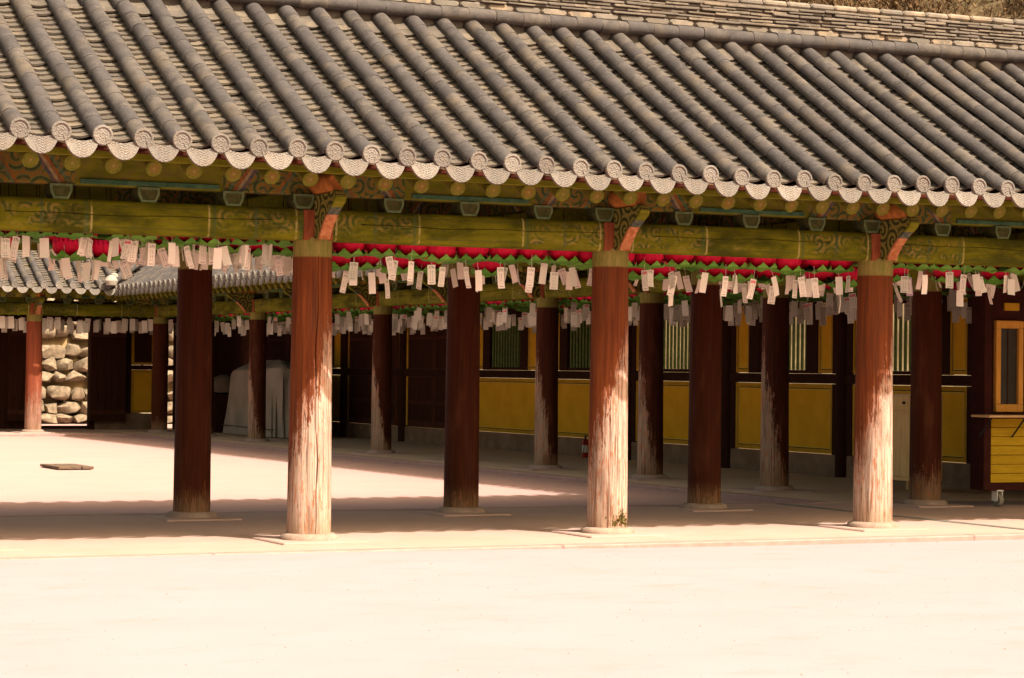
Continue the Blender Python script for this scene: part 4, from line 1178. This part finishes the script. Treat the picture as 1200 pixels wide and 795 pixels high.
GLASS = mat_simple('dark pane', (.02, .018, .014), (.035, .03, .024), 2, bump=0, rough=.15, spec=.5); RUB = mat_simple('grey rubber', (.14, .13, .11), (.2, .18, .15), 9); WHT = mat_simple('white fork', (.6, .57, .52), (.7, .66, .6), 9)
kiosk()

def cabinet():
    o = empty('cabinet', (20.2, 28.6, -.08)); b = Vector((20.2, 28.6, -.08)); tag(o, 'tall pale wood cabinet with small drawer beside the right front column', 'cabinet')
    def P(mb, name, m): return mb.build(name, m, o, -b)
    m = MB(); m.box(19.9, 20.44, 28.0, 28.8, .08, 1.33, .01); P(m, 'body', TAN)
    m = MB(); m.box(19.875, 19.898, 28.02, 28.78, 1.08, 1.31, .006); d = P(m, 'drawer', TAN); m = MB(); m.tube((19.87, 28.14, 1.2), (19.84, 28.14, 1.2), .02, n=8); m.build('knob', BLK, d)
    m = MB(); m.box(19.875, 19.898, 28.02, 28.78, .14, 1.05, .006); P(m, 'door', TAN)
    m = MB(); m.box(19.92, 20.42, 27.975, 27.998, .14, 1.05, .006); m.box(19.92, 20.42, 27.975, 27.998, 1.08, 1.31, .006); P(m, 'side_panel', TAN)
    for x in (19.92, 20.36):
        for y in (28.02, 28.72):
            m = MB(); m.box(x, x+.06, y, y+.06, -.08, .08, .004); P(m, 'leg', TAN)
TAN = mat_simple('pale tan wood', (.62, .41, .17), (.74, .5, .23), 3, (6, 6, 1)); cabinet()

def tarp():
    o = empty('covered_goods', (20.2, 55.0, -.08)); b = Vector((20.2, 55.0, -.08)); tag(o, 'stack of goods hidden under a draped grey tarpaulin in the side corridor', 'tarpaulin')
    m = MB(); n = 120; H = 32
    def rim(a):  # rounded rectangle seen from above
        c, s_ = math.cos(a), math.sin(a); return 20.2+.72*math.copysign(abs(c)**.5, c), 55.0+2.0*math.copysign(abs(s_)**.5, s_)
    rings = []
    for j in range(H+1):
        t = j/H; ring = []
        for k in range(n):
            a = 2*math.pi*k/n; x, y = rim(a)
            if t < .75:
                h = t/.75; z = -.06+1.60*h+.05*math.sin(a*2)*h; dn = (1-h)**.6
                fold = dn*(.030*math.sin(11*a+1.5*math.sin(3*a)+.8*h)+.022*math.sin(23*a+2*math.sin(5*a)-h)+.014*math.sin(41*a+h*2))+.03*math.sin(3*a+h*2.5)+.02*math.sin(6*a-h*5)
                f = 1.0+fold+.07*(1-h)**2-.03*h**6
            else:
                h = (t-.75)/.25; z = 1.54+.05*math.sin(a*2)*(1-h)+.25*h**.7+.05*math.sin(3*a+1)*(1-h)*h*4; f = .97*max(0, 1-h)**.9+.02*math.sin(5*a)*(1-h)
            ring.append((20.2+(x-20.2)*f, 55.0+(y-55.0)*f, z))
        rings.append(ring)
    m.loft(rings); m.build('tarpaulin', TARP, o, -b, smooth=True)
    m = MB(); m.tube((19.44, 53.1, .12), (19.44, 56.9, .15), .012, n=6); m.build('rope', BLK, o, -b)
TARP = mat_simple('grey tarpaulin', (.22, .185, .145), (.30, .25, .20), 1.6, bump=.4, fine=14); tarp()
def crate():
    o = empty('crate', (20.0, 58.4, -.08)); b = Vector((20.0, 58.4, -.08)); tag(o, 'dark wooden crate with a slumped sack on top beside the grey tarpaulin', 'crate')
    m = MB(); m.box(19.6, 20.4, 57.9, 58.9, -.06, .9, .01); m.build('box', DARKW, o, -b)
    for k in range(5):
        m = MB(); m.box(19.575, 19.598, 57.92, 58.88, -.04+k*.19, .13+k*.19, .005); m.build('slat', DOORW, o, -b)
    m = MB(); m.lathe([(.05, 0), (.38, .05), (.42, .2), (.3, .42), (.08, .5)], 16, Matrix.Translation((20.0, 58.4, .9)) @ Matrix.Diagonal((.9, 1.1, 1, 1))); m.build('sack', SACK, o, -b, smooth=True)
SACK = mat_simple('dark sack', (.10, .07, .05), (.14, .1, .07), 5); crate()

def extinguisher():
    o = empty('fire_extinguisher', (21.45, 41.0, -.08)); tag(o, 'small red fire extinguisher with white label standing by the yellow wall', 'extinguisher')
    m = MB(); m.lathe([(.05, 0), (.058, .01), (.058, .30), (.045, .345), (.02, .365)], 16); m.build('cylinder', EXR, o, smooth=True)
    m = MB(); m.lathe([(.0595, .1), (.0595, .24)], 16, caps=False); m.build('label_band', WHT, o, smooth=True)
    m = MB(); m.tube((0, 0, .36), (0, 0, .41), .018, n=8); m.box(-.012, .012, -.08, .03, .405, .42, .003); m.box(-.012, .012, -.07, .03, .43, .442, .003); m.build('handle', BLK, o)
    m = MB(); pts = [(0, -.03, .4), (-.05, -.07, .36), (-.07, -.07, .2), (-.068, -.05, .08)]
    for p, q in zip(pts, pts[1:]): m.tube(p, q, .009, n=6)
    m.build('hose', BLK, o)
EXR = mat_simple('extinguisher red', (.3, .02, .015), (.36, .03, .02), 5, rough=.4); extinguisher()

def board():
    o = empty('hatch_board', (10.6, 39.0, -.13)); b = Vector((10.6, 39.0, -.13)); tag(o, 'flat brown wooden board lying on the sunlit courtyard sand', 'board')
    for k in range(3):
        m = MB(); m.box(10.32+k*.20, 10.32+k*.20+.192, 38.4+.03*(k % 2), 39.6, -.115, -.072, .006); m.build('plank', BRD, o, -b)
    m = MB(); m.box(10.3, 10.93, 38.6, 38.72, -.13, -.116); m.box(10.3, 10.93, 39.3, 39.42, -.13, -.116); m.build('batten', BRD, o, -b)
BRD = mat_simple('weathered board', (.085, .058, .04), (.14, .097, .068), 4, (8, 1, 8)); board()
